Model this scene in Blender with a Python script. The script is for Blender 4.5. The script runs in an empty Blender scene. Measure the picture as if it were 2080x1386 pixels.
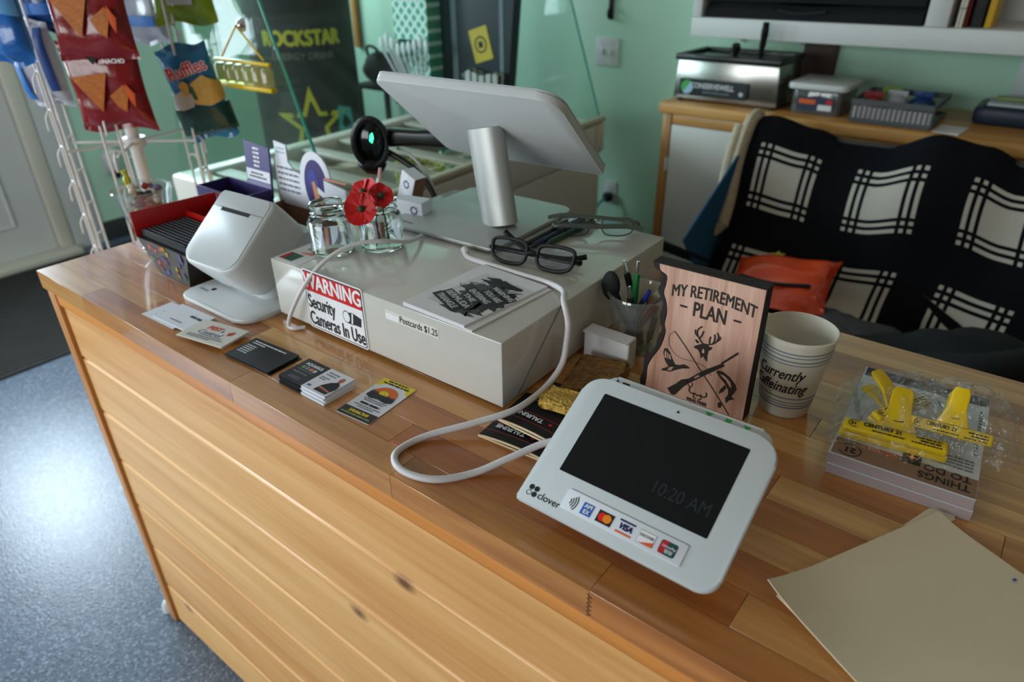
import bpy, bmesh, math, random
from mathutils import Matrix, Vector
from math import pi, sin, cos, radians
random.seed(7)
S = bpy.context.scene
COL = S.collection

# ------------------------------------------------------------------ camera
cd = bpy.data.cameras.new('camera'); cam = bpy.data.objects.new('camera', cd); COL.objects.link(cam)
cd.sensor_width = 36; cd.lens = 1399.46/2080*36; cd.clip_start = .02; cd.clip_end = 60
PIT, ROLL, YAW = radians(29.5438), radians(-.7561), radians(-38.4017)
fw = Vector((sin(YAW)*cos(PIT), cos(YAW)*cos(PIT), -sin(PIT))); rt = Vector((cos(YAW), -sin(YAW), 0)); up = rt.cross(fw)
r2 = rt*cos(ROLL)+up*sin(ROLL); u2 = -rt*sin(ROLL)+up*cos(ROLL)
cam.matrix_world = Matrix(((r2.x, u2.x, -fw.x, 1.3985), (r2.y, u2.y, -fw.y, -.3722), (r2.z, u2.z, -fw.z, 1.4257), (0, 0, 0, 1)))
cd.dof.use_dof = True; cd.dof.focus_distance = .80; cd.dof.aperture_fstop = 4.5
S.camera = cam

# ------------------------------------------------------------------ world, lights, exposure
w = bpy.data.worlds.new('world'); S.world = w; w.use_nodes = True
w.node_tree.nodes['Background'].inputs[0].default_value = (.62, .76, 1, 1); w.node_tree.nodes['Background'].inputs[1].default_value = 1.0
S.view_settings.view_transform = 'Standard'; S.view_settings.look = 'None'; S.view_settings.gamma = 1
S.view_settings.use_curve_mapping = False; S.view_settings.exposure = 0.48

def area(name, loc, rot, sx, sy, power, col):
    l = bpy.data.lights.new(name, 'AREA'); l.shape = 'RECTANGLE'; l.size = sx; l.size_y = sy; l.energy = power; l.color = col
    o = bpy.data.objects.new(name, l); COL.objects.link(o); o.location = loc; o.rotation_euler = rot; return o
# daylight entering through the room's windows and the glazed door
area('daylight_window_side', (-2.86, -1.55, 1.45), (0, radians(-90), 0), 1.3, 1.7, 84, (.90, .95, 1))
area('daylight_door', (-2.86, .44, 1.55), (0, radians(-90), 0), .75, .62, 34, (.86, .93, 1))
area('daylight_window_front', (-.1, -3.32, 1.5), (radians(90), 0, 0), 2.6, 1.3, 70, (1, .95, .87))

area('daylight_window_far', (-2.86, 1.75, 1.8), (0, radians(-90), 0), .9, 1.0, 46, (.88, .95, 1))

# ------------------------------------------------------------------ helpers
WM = {}
def lin(h):
    if isinstance(h, str):
        h = h.lstrip('#'); v = [int(h[i:i+2], 16)/255 for i in (0, 2, 4)]
        return tuple(x/12.92 if x <= .04045 else ((x+.055)/1.055)**2.4 for x in v)+(1,)
    return tuple(h)+(1,) if len(h) == 3 else tuple(h)
def put(o, M=None, parent=None):
    COL.objects.link(o); M = M or Matrix()
    if parent is not None:
        o.parent = parent; o.matrix_parent_inverse = WM[parent.name].inverted()
    o.matrix_basis = M; WM[o.name] = M.copy(); return o
def tag(o, label, cat, group=None, kind=None):
    o['label'] = label; o['category'] = cat
    if group: o['group'] = group
    if kind: o['kind'] = kind
    return o
def thing(name, label, cat, loc=(0, 0, 0), group=None, kind=None):
    o = bpy.data.objects.new(name, None); o.empty_display_size = .02
    put(o, Matrix.Translation(loc)); return tag(o, label, cat, group, kind)
def mk(name, bm, mat, parent=None, M=None, smooth=40, color=None):
    bmesh.ops.recalc_face_normals(bm, faces=bm.faces)
    if smooth:
        for f in bm.faces: f.smooth = True
        a = radians(smooth)
        for e in bm.edges:
            if len(e.link_faces) == 2 and e.calc_face_angle(0) > a: e.smooth = False
    me = bpy.data.meshes.new(name); bm.to_mesh(me); bm.free()
    for m in (mat if isinstance(mat, (list, tuple)) else [mat]): me.materials.append(m)
    o = bpy.data.objects.new(name, me)
    if color: o.color = lin(color)
    return put(o, M, parent)
def struct(o, label, cat):
    return tag(o, label, cat, kind='structure')
def fr(o, x, y):
    x = Vector(x).normalized(); y = Vector(y); y = (y-x*x.dot(y)).normalized(); n = x.cross(y)
    return Matrix(((x.x, y.x, n.x, o[0]), (x.y, y.y, n.y, o[1]), (x.z, y.z, n.z, o[2]), (0, 0, 0, 1)))
def T(x, y=0, z=0): return Matrix.Translation((x, y, z))
def RZ(d): return Matrix.Rotation(radians(d), 4, 'Z')
def RX(d): return Matrix.Rotation(radians(d), 4, 'X')
def RY(d): return Matrix.Rotation(radians(d), 4, 'Y')
def B(): return bmesh.new()
def box(x0, x1, y0, y1, z0, z1, bev=0, seg=2, bm=None):
    own = bm is None
    t = B()
    bmesh.ops.create_cube(t, size=1, matrix=Matrix.Translation(((x0+x1)/2, (y0+y1)/2, (z0+z1)/2)) @ Matrix.Diagonal((x1-x0, y1-y0, z1-z0, 1)))
    if bev: bmesh.ops.bevel(t, geom=t.edges[:], offset=bev, segments=seg, affect='EDGES', profile=.5)
    if own: return t
    join(bm, t); return bm
def join(bm, t, M=None):
    if M is not None: bmesh.ops.transform(t, matrix=M, verts=t.verts)
    me = bpy.data.meshes.new('tmp'); t.to_mesh(me); t.free(); bm.from_mesh(me); bpy.data.meshes.remove(me)
    return bm
def rr(w, h, r=.01, seg=6, x=0, y=0):
    """rounded rectangle, r = radius or (BL, BR, TR, TL)"""
    if not isinstance(r, (tuple, list)): r = (r,)*4
    out = []
    for (cx, cy, a0), q in zip(((x, y, 180), (x+w, y, 270), (x+w, y+h, 0), (x, y+h, 90)), r):
        q = max(q, 1e-5); ox = cx+(q if cx == x else -q); oy = cy+(q if cy == y else -q)
        n = seg if q > .0012 else 1
        for k in range(n+1): out.append((ox+q*cos(radians(a0+90*k/n)), oy+q*sin(radians(a0+90*k/n))))
    return out
def circ(x, y, r, n=20, ry=None): return [(x+r*cos(2*pi*k/n), y+(ry or r)*sin(2*pi*k/n)) for k in range(n)]
def prism(pts, z0, z1, bev=0, seg=2):
    bm = B(); lo = [bm.verts.new((x, y, z0)) for x, y in pts]; hi = [bm.verts.new((x, y, z1)) for x, y in pts]
    n = len(pts); f0 = bm.faces.new(lo[::-1]); f1 = bm.faces.new(hi)
    for i in range(n): bm.faces.new((lo[i], lo[(i+1) % n], hi[(i+1) % n], hi[i]))
    if bev:
        es = list(f0.edges)+list(f1.edges)
        bmesh.ops.bevel(bm, geom=es, offset=bev, segments=seg, affect='EDGES', profile=.5)
    return bm
def lathe(prof, n=32, c=(0, 0), z=0, sx=1):
    bm = B(); rings = []
    for r, h in prof:
        if r < 1e-5: rings.append([bm.verts.new((c[0], c[1], z+h))])
        else: rings.append([bm.verts.new((c[0]+sx*r*cos(2*pi*k/n), c[1]+r*sin(2*pi*k/n), z+h)) for k in range(n)])
    for a, b in zip(rings, rings[1:]):
        for k in range(n):
            k2 = (k+1) % n
            if len(a) == 1 and len(b) == 1: continue
            if len(a) == 1: bm.faces.new((a[0], b[k2], b[k]))
            elif len(b) == 1: bm.faces.new((a[k], a[k2], b[0]))
            else: bm.faces.new((a[k], a[k2], b[k2], b[k]))
    return bm
def cr(P, n=8, closed=False):
    P = [Vector(p) for p in P]; out = []; m = len(P)
    for i in range(m if closed else m-1):
        g = (lambda k: P[k % m]) if closed else (lambda k: P[max(0, min(m-1, k))])
        a, b, c, d = g(i-1), g(i), g(i+1), g(i+2)
        for k in range(n):
            t = k/n; out.append(.5*((2*b)+(c-a)*t+(2*a-5*b+4*c-d)*t*t+(3*b-a-3*c+d)*t**3))
    if not closed: out.append(P[-1])
    return out
def tube(P, r, n=8, sm=6, closed=False, bm=None, flat=None):
    """swept tube; flat=(a,b) gives an elliptic section"""
    pts = cr(P, sm, closed) if sm > 1 else [Vector(p) for p in P]
    m = len(pts); t = bm or B(); nrm = None; rings = []
    for i, p in enumerate(pts):
        if closed: d = pts[(i+1) % m]-pts[i-1]
        else: d = pts[min(i+1, m-1)]-pts[max(i-1, 0)]
        d.normalize()
        if nrm is None:
            nrm = Vector((0, 0, 1)) if abs(d.z) < .9 else Vector((1, 0, 0))
        nrm = (nrm-d*nrm.dot(d)).normalized(); bn = d.cross(nrm)
        R = r[min(len(r)-1, int(i*len(r)/m))] if isinstance(r, (list, tuple)) else r
        a, b = flat or (1, 1)
        rings.append([t.verts.new(p+(nrm*a*cos(2*pi*k/n)+bn*b*sin(2*pi*k/n))*R) for k in range(n)])
    for i in range(m if closed else m-1):
        A, C = rings[i], rings[(i+1) % m]
        for k in range(n): t.faces.new((A[k], A[(k+1) % n], C[(k+1) % n], C[k]))
    if not closed: t.faces.new(rings[0][::-1]); t.faces.new(rings[-1])
    return t
def cone(p0, p1, r0, r1, n=12, bm=None):
    p0, p1 = Vector(p0), Vector(p1); t = bm or B(); d = (p1-p0).normalized()
    a = (Vector((0, 0, 1)) if abs(d.z) < .9 else Vector((1, 0, 0))); a = (a-d*a.dot(d)).normalized(); b = d.cross(a)
    A = [t.verts.new(p0+(a*cos(2*pi*k/n)+b*sin(2*pi*k/n))*r0) for k in range(n)]
    C = [t.verts.new(p1+(a*cos(2*pi*k/n)+b*sin(2*pi*k/n))*r1) for k in range(n)]
    for k in range(n): t.faces.new((A[k], A[(k+1) % n], C[(k+1) % n], C[k]))
    t.faces.new(A[::-1]); t.faces.new(C); return t
def sheet(f, nu, nv, th=.002, uv=None):
    """grid surface f(u,v) with real thickness th along its normals, optional uv(u,v)"""
    bm = B(); V = [[bm.verts.new(f(i/nu, j/nv)) for j in range(nv+1)] for i in range(nu+1)]
    F = []
    for i in range(nu):
        for j in range(nv): F.append((bm.faces.new((V[i][j], V[i+1][j], V[i+1][j+1], V[i][j+1])), i, j))
    if uv:
        L = bm.loops.layers.uv.new('uv')
        for fc, i, j in F:
            for lp, (a, b) in zip(fc.loops, ((i, j), (i+1, j), (i+1, j+1), (i, j+1))): lp[L].uv = uv(a/nu, b/nv)
    if th:
        bmesh.ops.recalc_face_normals(bm, faces=bm.faces)
        bmesh.ops.solidify(bm, geom=bm.faces[:], thickness=th)
    return bm
def blob(c, s, seed=0, amp=.1, seg=14, freq=3):
    bm = B(); bmesh.ops.create_uvsphere(bm, u_segments=seg*2, v_segments=seg, radius=1)
    rnd = random.Random(seed); ph = [rnd.uniform(0, 6.3) for _ in range(6)]
    for v in bm.verts:
        p = v.co.copy(); k = 1+amp*(sin(freq*p.x+ph[0])+sin(freq*1.3*p.y+ph[1])+sin(freq*1.7*p.z+ph[2])+.6*sin(freq*2.9*(p.x+p.y)+ph[3]))
        v.co = Vector((c[0]+p.x*s[0]*k, c[1]+p.y*s[1]*k, c[2]+p.z*s[2]*k))
    return bm

def text(s, size, mat, parent, F, x=0, y=0, z=.0004, al='CENTER', bold=0, sx=1, shear=0, warp=None, name='lettering', th=.00012, rot=0):
    cu = bpy.data.curves.new('t', 'FONT'); cu.body = s; cu.size = size; cu.align_x = al; cu.align_y = 'CENTER'
    cu.shear = shear; cu.resolution_u = 3; cu.extrude = th
    o = bpy.data.objects.new('t', cu); me = bpy.data.meshes.new_from_object(o); bpy.data.objects.remove(o)
    me.name = name; me.materials.clear(); me.materials.append(mat)
    for v in me.vertices: v.co.x *= sx
    if bold:
        bm = B(); b = bold*1.3
        for dx, dy, dz in ((b, 0, 0), (-b, 0, 2e-5), (0, b*.8, 4e-5), (0, -b*.8, 6e-5)):
            t_ = B(); t_.from_mesh(me); join(bm, t_, Matrix.Translation((dx, dy, dz)))
        bm.to_mesh(me); bm.free()
    if warp:
        for v in me.vertices: v.co = warp(v.co)
    ob = bpy.data.objects.new(name, me)
    return put(ob, F @ T(x, y, z) @ RZ(rot), parent)
def plate(name, pts, mat, parent, F, z=.0002, th=.00015, color=None, bev=0):
    return mk(name, prism(pts, z, z+th, bev), mat, parent, F, color=color, smooth=0 if not bev else 40)
def rect(x0, y0, x1, y1): return [(x0, y0), (x1, y0), (x1, y1), (x0, y1)]
def lines(name, rows, mat, parent, F, z=.0003):
    """block of printed lines (x0, x1, y, height) too small to read, one mesh"""
    bm = B()
    for x0, x1, y, h in rows:
        x = x0
        while x < x1-.0005:
            wd = min(x1-x, h*random.uniform(1.2, 4)); box(x, x+wd, y, y+h, z, z+.0001, bm=bm); x += wd+h*.45
    return mk(name, bm, mat, parent, F, smooth=0)
def copy_tree(o, d, label=None, parent=None):
    c = o.copy(); COL.objects.link(c); WM[c.name] = WM[o.name].copy()
    if parent is None:
        c.matrix_basis = Matrix.Translation(d) @ o.matrix_basis
        if label: c['label'] = label
    else: c.parent = parent
    for ch in list(o.children): copy_tree(ch, d, None, c)
    return c

# ------------------------------------------------------------------ materials
def mat(name, col, rough=.5, metal=0, spec=.5, coat=0, noise=None, bump=None, trans=0, emit=None, ior=1.45, sheen=0, ocol=False):
    m = bpy.data.materials.new(name); m.use_nodes = True; nt = m.node_tree; b = nt.nodes['Principled BSDF']; L = nt.links
    c = lin(col); b.inputs['Base Color'].default_value = c; b.inputs['Roughness'].default_value = rough; b.inputs['Metallic'].default_value = metal
    b.inputs['Specular IOR Level'].default_value = spec; b.inputs['Coat Weight'].default_value = coat; b.inputs['Coat Roughness'].default_value = .08
    b.inputs['Transmission Weight'].default_value = trans; b.inputs['IOR'].default_value = ior
    if sheen: b.inputs['Sheen Weight'].default_value = sheen
    if emit: b.inputs['Emission Color'].default_value = lin(emit[0]); b.inputs['Emission Strength'].default_value = emit[1]
    tc = nt.nodes.new('ShaderNodeTexCoord')
    if noise:
        n = nt.nodes.new('ShaderNodeTexNoise'); n.inputs['Scale'].default_value = noise[0]; n.inputs['Detail'].default_value = 5
        L.new(tc.outputs['Object'], n.inputs['Vector'])
        r = nt.nodes.new('ShaderNodeMapRange'); r.inputs[3].default_value = 1-noise[1]; r.inputs[4].default_value = 1+noise[1]
        r.inputs[1].default_value = .25; r.inputs[2].default_value = .75
        L.new(n.outputs[0], r.inputs[0])
        x = nt.nodes.new('ShaderNodeMix'); x.data_type = 'RGBA'; x.blend_type = 'MULTIPLY'; x.inputs[0].default_value = 1
        x.inputs[6].default_value = c; L.new(r.outputs[0], x.inputs[7]); L.new(x.outputs[2], b.inputs['Base Color'])
        if ocol:
            oi = nt.nodes.new('ShaderNodeObjectInfo'); L.new(oi.outputs['Color'], x.inputs[6])
    elif ocol:
        oi = nt.nodes.new('ShaderNodeObjectInfo'); L.new(oi.outputs['Color'], b.inputs['Base Color'])
    if bump:
        n = nt.nodes.new('ShaderNodeTexNoise'); n.inputs['Scale'].default_value = bump[0]; n.inputs['Detail'].default_value = 4
        L.new(tc.outputs['Object'], n.inputs['Vector'])
        u = nt.nodes.new('ShaderNodeBump'); u.inputs['Strength'].default_value = bump[1]; u.inputs['Distance'].default_value = bump[2] if len(bump) > 2 else .002
        L.new(n.outputs[0], u.inputs['Height']); L.new(u.outputs[0], b.inputs['Normal'])
    return m
def wood(name, c1, c2, axis=0, rough=.4, coat=0, scale=1, ocol=False, knots=0, dark='#5a2f14'):
    m = bpy.data.materials.new(name); m.use_nodes = True; nt = m.node_tree; N = nt.nodes.new; L = nt.links.new; b = nt.nodes['Principled BSDF']
    tc = N('ShaderNodeTexCoord'); oi = N('ShaderNodeObjectInfo'); mp = N('ShaderNodeMapping')
    s = [14*scale]*3; s[axis] = 1.1*scale; mp.inputs['Scale'].default_value = s
    L(tc.outputs['Object'], mp.inputs['Vector'])
    k = N('ShaderNodeMath'); k.operation = 'MULTIPLY'; k.inputs[1].default_value = 37; L(oi.outputs['Random'], k.inputs[0])
    n = N('ShaderNodeTexNoise'); n.noise_dimensions = '4D'; n.inputs['Scale'].default_value = 1.6; n.inputs['Detail'].default_value = 4; n.inputs['Distortion'].default_value = .8
    L(mp.outputs[0], n.inputs['Vector']); L(k.outputs[0], n.inputs['W'])
    mp2 = N('ShaderNodeMapping'); s = [160*scale]*3; s[axis] = 5*scale; mp2.inputs['Scale'].default_value = s; L(tc.outputs['Object'], mp2.inputs['Vector'])
    n2 = N('ShaderNodeTexNoise'); n2.noise_dimensions = '4D'; n2.inputs['Scale'].default_value = 1; n2.inputs['Detail'].default_value = 3; L(mp2.outputs[0], n2.inputs['Vector']); L(k.outputs[0], n2.inputs['W'])
    ad = N('ShaderNodeMath'); ad.operation = 'MULTIPLY_ADD'; ad.inputs[1].default_value = .35; L(n2.outputs[0], ad.inputs[0]); L(n.outputs[0], ad.inputs[2])
    rp = N('ShaderNodeValToRGB'); rp.color_ramp.elements[0].position = .42; rp.color_ramp.elements[1].position = .92
    rp.color_ramp.elements[0].color = lin(c1); rp.color_ramp.elements[1].color = lin(c2); L(ad.outputs[0], rp.inputs[0])
    out = rp.outputs[0]
    if ocol:
        x = N('ShaderNodeMix'); x.data_type = 'RGBA'; x.blend_type = 'MULTIPLY'; x.inputs[0].default_value = 1
        L(out, x.inputs[6]); L(oi.outputs['Color'], x.inputs[7]); out = x.outputs[2]
    if knots:
        mp3 = N('ShaderNodeMapping'); s = [knots*1.25]*3; s[axis] = knots*.75; mp3.inputs['Scale'].default_value = s; L(tc.outputs['Object'], mp3.inputs['Vector'])
        v = N('ShaderNodeTexVoronoi'); v.inputs['Scale'].default_value = 1; v.inputs['Randomness'].default_value = 1; L(mp3.outputs[0], v.inputs['Vector'])
        r = N('ShaderNodeMapRange'); r.inputs[1].default_value = .03; r.inputs[2].default_value = .11; r.inputs[3].default_value = .85; r.inputs[4].default_value = 0; L(v.outputs['Distance'], r.inputs[0])
        x = N('ShaderNodeMix'); x.data_type = 'RGBA'; x.inputs[7].default_value = lin(dark); L(r.outputs[0], x.inputs[0]); L(out, x.inputs[6]); out = x.outputs[2]
    L(out, b.inputs['Base Color']); b.inputs['Roughness'].default_value = rough; b.inputs['Coat Weight'].default_value = coat; b.inputs['Coat Roughness'].default_value = .07
    u = N('ShaderNodeBump'); u.inputs['Strength'].default_value = .12; u.inputs['Distance'].default_value = .001; L(n2.outputs[0], u.inputs['Height']); L(u.outputs[0], b.inputs['Normal'])
    return m
def clear(name, tint='#e6f4ee', gloss=.06, haze=0, hazecol='#cfe3da', rough=.03, ior=1.45, bump=None):
    """thin clear sheet: see-through with a mirror-like sheen at grazing angles"""
    m = bpy.data.materials.new(name); m.use_nodes = True; nt = m.node_tree; nt.nodes.clear(); N = nt.nodes.new; L = nt.links.new
    o = N('ShaderNodeOutputMaterial'); t = N('ShaderNodeBsdfTransparent'); t.inputs[0].default_value = lin(tint)
    g = N('ShaderNodeBsdfGlossy'); g.inputs['Roughness'].default_value = rough; lw = N('ShaderNodeLayerWeight'); lw.inputs[0].default_value = .5
    pw = N('ShaderNodeMath'); pw.operation = 'POWER'; pw.inputs[1].default_value = 4; L(lw.outputs['Facing'], pw.inputs[0])
    ad = N('ShaderNodeMath'); ad.operation = 'MULTIPLY_ADD'; ad.inputs[1].default_value = (ior-1)*1.1; ad.inputs[2].default_value = gloss; ad.use_clamp = True; L(pw.outputs[0], ad.inputs[0])
    if bump:
        tc = N('ShaderNodeTexCoord'); bn = N('ShaderNodeTexNoise'); bn.inputs['Scale'].default_value = bump[0]; bn.inputs['Detail'].default_value = 3; L(tc.outputs['Object'], bn.inputs['Vector'])
        bu = N('ShaderNodeBump'); bu.inputs['Strength'].default_value = 1; bu.inputs['Distance'].default_value = bump[1]; L(bn.outputs[0], bu.inputs['Height']); L(bu.outputs[0], g.inputs['Normal'])
    last = t
    if haze:
        d = N('ShaderNodeBsdfDiffuse'); d.inputs[0].default_value = lin(hazecol); mx = N('ShaderNodeMixShader'); mx.inputs[0].default_value = haze
        L(t.outputs[0], mx.inputs[1]); L(d.outputs[0], mx.inputs[2]); last = mx
    x = N('ShaderNodeMixShader'); L(ad.outputs[0], x.inputs[0]); L(last.outputs[0], x.inputs[1]); L(g.outputs[0], x.inputs[2]); L(x.outputs[0], o.inputs[0])
    return m
def lattice(name, c1, c2, sc, width=.3):
    m = bpy.data.materials.new(name); m.use_nodes = True; nt = m.node_tree; N = nt.nodes.new; L = nt.links.new; b = nt.nodes['Principled BSDF']
    tc = N('ShaderNodeTexCoord'); prev = None
    for a in (-45, 45):
        mp = N('ShaderNodeMapping'); mp.inputs['Rotation'].default_value = (0, radians(a), 0); L(tc.outputs['Object'], mp.inputs['Vector'])
        wv = N('ShaderNodeTexWave'); wv.inputs['Scale'].default_value = sc; L(mp.outputs[0], wv.inputs['Vector'])
        if prev is None: prev = wv
        else:
            mx = N('ShaderNodeMath'); mx.operation = 'MAXIMUM'; L(prev.outputs['Fac'], mx.inputs[0]); L(wv.outputs['Fac'], mx.inputs[1])
    r = N('ShaderNodeValToRGB'); r.color_ramp.elements[0].position = .72; r.color_ramp.elements[1].position = .86
    r.color_ramp.elements[0].color = lin(c1); r.color_ramp.elements[1].color = lin(c2); L(mx.outputs[0], r.inputs[0]); L(r.outputs[0], b.inputs['Base Color']); b.inputs['Roughness'].default_value = .6
    return m
def speckle(name, base, c1, c2, scale, rough, bump):
    m = bpy.data.materials.new(name); m.use_nodes = True; nt = m.node_tree; N = nt.nodes.new; L = nt.links.new; b = nt.nodes['Principled BSDF']
    tc = N('ShaderNodeTexCoord'); v = N('ShaderNodeTexVoronoi'); v.inputs['Scale'].default_value = scale; L(tc.outputs['Object'], v.inputs['Vector'])
    r = N('ShaderNodeValToRGB'); r.color_ramp.interpolation = 'CONSTANT'; e = r.color_ramp.elements; e[0].color = lin(base); e[1].position = .62; e[1].color = lin(c1); q = e.new(.82); q.color = lin(c2)
    sp = N('ShaderNodeSeparateColor'); L(v.outputs['Color'], sp.inputs[0]); L(sp.outputs[0], r.inputs[0])
    n = N('ShaderNodeTexNoise'); n.inputs['Scale'].default_value = 2.2; n.inputs['Detail'].default_value = 6; L(tc.outputs['Object'], n.inputs['Vector'])
    mr = N('ShaderNodeMapRange'); mr.inputs[1].default_value = .3; mr.inputs[2].default_value = .75; mr.inputs[3].default_value = .8; mr.inputs[4].default_value = 1.12; L(n.outputs[0], mr.inputs[0])
    x = N('ShaderNodeMix'); x.data_type = 'RGBA'; x.blend_type = 'MULTIPLY'; x.inputs[0].default_value = 1; L(r.outputs[0], x.inputs[6]); L(mr.outputs[0], x.inputs[7]); L(x.outputs[2], b.inputs['Base Color'])
    b.inputs['Roughness'].default_value = rough
    n2 = N('ShaderNodeTexNoise'); n2.inputs['Scale'].default_value = scale*.8; n2.inputs['Detail'].default_value = 2; L(tc.outputs['Object'], n2.inputs['Vector'])
    u = N('ShaderNodeBump'); u.inputs['Strength'].default_value = bump; u.inputs['Distance'].default_value = .0022; L(n2.outputs[0], u.inputs['Height']); L(u.outputs[0], b.inputs['Normal'])
    return m
def plaid(name):
    m = bpy.data.materials.new(name); m.use_nodes = True; nt = m.node_tree; N = nt.nodes.new; L = nt.links.new; b = nt.nodes['Principled BSDF']
    uv = N('ShaderNodeUVMap'); uv.uv_map = 'uv'; sp = N('ShaderNodeSeparateXYZ'); L(uv.outputs[0], sp.inputs[0]); W = []
    for i in (0, 1):
        f = N('ShaderNodeMath'); f.operation = 'FRACT'; L(sp.outputs[i], f.inputs[0])
        s = N('ShaderNodeMath'); s.operation = 'SUBTRACT'; s.inputs[1].default_value = .5; L(f.outputs[0], s.inputs[0])
        a = N('ShaderNodeMath'); a.operation = 'ABSOLUTE'; L(s.outputs[0], a.inputs[0])
        r = N('ShaderNodeValToRGB'); r.color_ramp.interpolation = 'CONSTANT'; e = r.color_ramp.elements
        e[0].color = (1, 1, 1, 1); e[1].position = .165; e[1].color = (0, 0, 0, 1)
        for p, c in ((.2, 1), (.235, 0), (.272, 1), (.31, 0)): q = e.new(p); q.color = (c, c, c, 1)
        L(a.outputs[0], r.inputs[0]); W.append(r)
    mu = N('ShaderNodeMath'); mu.operation = 'MULTIPLY'; L(W[0].outputs[0], mu.inputs[0]); L(W[1].outputs[0], mu.inputs[1])
    x = N('ShaderNodeMix'); x.data_type = 'RGBA'; x.inputs[6].default_value = lin('#15151a'); x.inputs[7].default_value = lin('#c9c2b8'); L(mu.outputs[0], x.inputs[0]); L(x.outputs[2], b.inputs['Base Color'])
    b.inputs['Roughness'].default_value = .95; b.inputs['Specular IOR Level'].default_value = .1
    tc = N('ShaderNodeTexCoord'); n = N('ShaderNodeTexNoise'); n.inputs['Scale'].default_value = 180; L(tc.outputs['Object'], n.inputs['Vector'])
    u = N('ShaderNodeBump'); u.inputs['Strength'].default_value = .5; u.inputs['Distance'].default_value = .003; L(n.outputs[0], u.inputs['Height']); L(u.outputs[0], b.inputs['Normal'])
    return m

WHITE = mat('white_plastic', '#cfd2d3', .32, noise=(3, .02))
WHITE_G = mat('white_gloss', '#cbc8c1', .14, noise=(2, .03), coat=.3)
GREYW = mat('pale_grey_plastic', '#bcc0c2', .35)
SILVER = mat('brushed_silver', '#b4b5b2', .45, metal=.6, bump=(400, .03))
STEEL = mat('stainless_steel', '#9d9c98', .22, metal=.95, bump=(200, .02))
CHROME = mat('chrome', '#d8d8d8', .12, metal=1)
BLACK = mat('black_plastic', '#141416', .3)
BLACKM = mat('black_matte', '#17181a', .75)
SCREEN = mat('black_screen', '#0b0d10', .12, spec=.5)
DKGREY = mat('dark_grey', '#3a3c40', .6)
PAPER = mat('white_paper', '#e8e6ea', .65, noise=(30, .015))
CARDW = mat('white_card', '#dfe2ea', .5)
INK = mat('black_ink', '#1a1b1d', .6)
INKG = mat('grey_ink', '#6d7078', .6)
INKB = mat('blue_ink', '#3a5aa0', .6)
RED = mat('red_print', '#c8201e', .45)
YEL = mat('yellow_plastic', '#e0bb12', .3, noise=(40, .03))
YELP = mat('yellow_print', '#e2cb1f', .5)
GREEN = mat('green_print', '#3fa850', .45)
ORANGE = mat('orange_print', '#e2611e', .45)
CREAM = mat('manila_paper', '#e3d3b8', .7, noise=(20, .02))
CARDBD = mat('cardboard_brown', '#7d5c44', .8, noise=(25, .06))
PURPLE = mat('purple_print', '#3b2d6c', .45)
TEAL = mat('teal_print', '#2f8f8c', .5)
SKIN = mat('photo_skin', '#b06a4f', .6)
WALLG = mat('green_wall_paint', '#b3d9c2', .6, noise=(1.5, .04), bump=(60, .05))
WALLW = mat('white_wall_paint', '#c9cccb', .6, noise=(2, .02))
CEILM = mat('ceiling_board', '#9c968c', .8, noise=(3, .03)); RWALL = mat('tan_wall_paint', '#948a7c', .7, noise=(2, .03))
DOORW = mat('white_door_paint', '#cbcccb', .45)
TRIMW = mat('cream_trim', '#d3cdbf', .5)
DARKB = mat('dark_baseboard', '#2b2f31', .6)
MATT = mat('dark_rubber', '#2b2a28', .9, noise=(8, .2), bump=(90, .5))
FLOOR = speckle('epoxy_flake_floor', '#5f6d80', '#4d5a6d', '#7f8ea3', 190, .26, .30)
OAKTOP = wood('butcher_block', '#9a6024', '#f0bf7c', 0, .3, .7, ocol=True)
PINE = wood('knotty_pine', '#cf8d48', '#f6c380', 0, .45, .15, scale=.6, knots=6, dark='#5a2a14')
PINEV = wood('pine_trim', '#a9662c', '#d99a55', 2, .45, .1)
CABW = wood('cabinet_oak', '#a8702f', '#d79d56', 0, .45, .1)
CABWV = wood('cabinet_oak_upright', '#9a642a', '#c98f4b', 2, .45, .1)
SIGNW = wood('sign_print_wood', '#ad7a64', '#e8c0ac', 1, .45, .1, scale=2.2)
BARK = mat('bark_edge', '#2a2022', .8, noise=(60, .4), bump=(120, .5))
CABWHT = mat('white_laminate', '#cfccc6', .4)
GLASS = mat('jar_glass', '#f4faf8', .02, trans=1, ior=1.45)
CUPCLR = clear('clear_plastic', '#f8fbfb', .10, .09, '#eef2f2', .04, 1.6)
BAGCLR = clear('crinkled_clear_film', '#fefefe', .10, .02, '#ffffff', .10, 1.15, (70, .02))
LENS = clear('spectacle_lens', '#f4f7fc', .03, rough=.01)
PANE = clear('sneeze_guard_glass', '#f1f9f5', .02, .025, '#cfe3da', .02, 1.35)
PANE_E = mat('glass_edge_green', '#2f8f7c', .2, spec=.6)
WINGL = clear('window_glass', '#f2f8fb', .02)
FREEZ = mat('freezer_white', '#d7d2c8', .3)
FREEZIN = mat('freezer_grey_inside', '#a39d90', .5, noise=(6, .1))
WIRE = mat('white_wire', '#cfc9c6', .35)
LATT = lattice('teal_lattice_wrap', '#3f9c86', '#d9efe6', 9)
LATY = lattice('yellow_lattice_wrap', '#9fb04a', '#eaf0b4', 14)
PLAID = plaid('plaid_fleece')
SHERPA = mat('cream_sherpa', '#cdbda6', .95, noise=(60, .15), bump=(140, 1, .004))
BLUEF = mat('blue_canvas', '#1d5a82', .85, bump=(300, .2))
NAVYF = mat('navy_canvas', '#152231', .85, bump=(300, .2))
DARKF = mat('black_fabric', '#0e0f12', .9, bump=(120, .3))
GREYF = mat('grey_fabric', '#4b4a4e', .9, bump=(150, .4))
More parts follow.
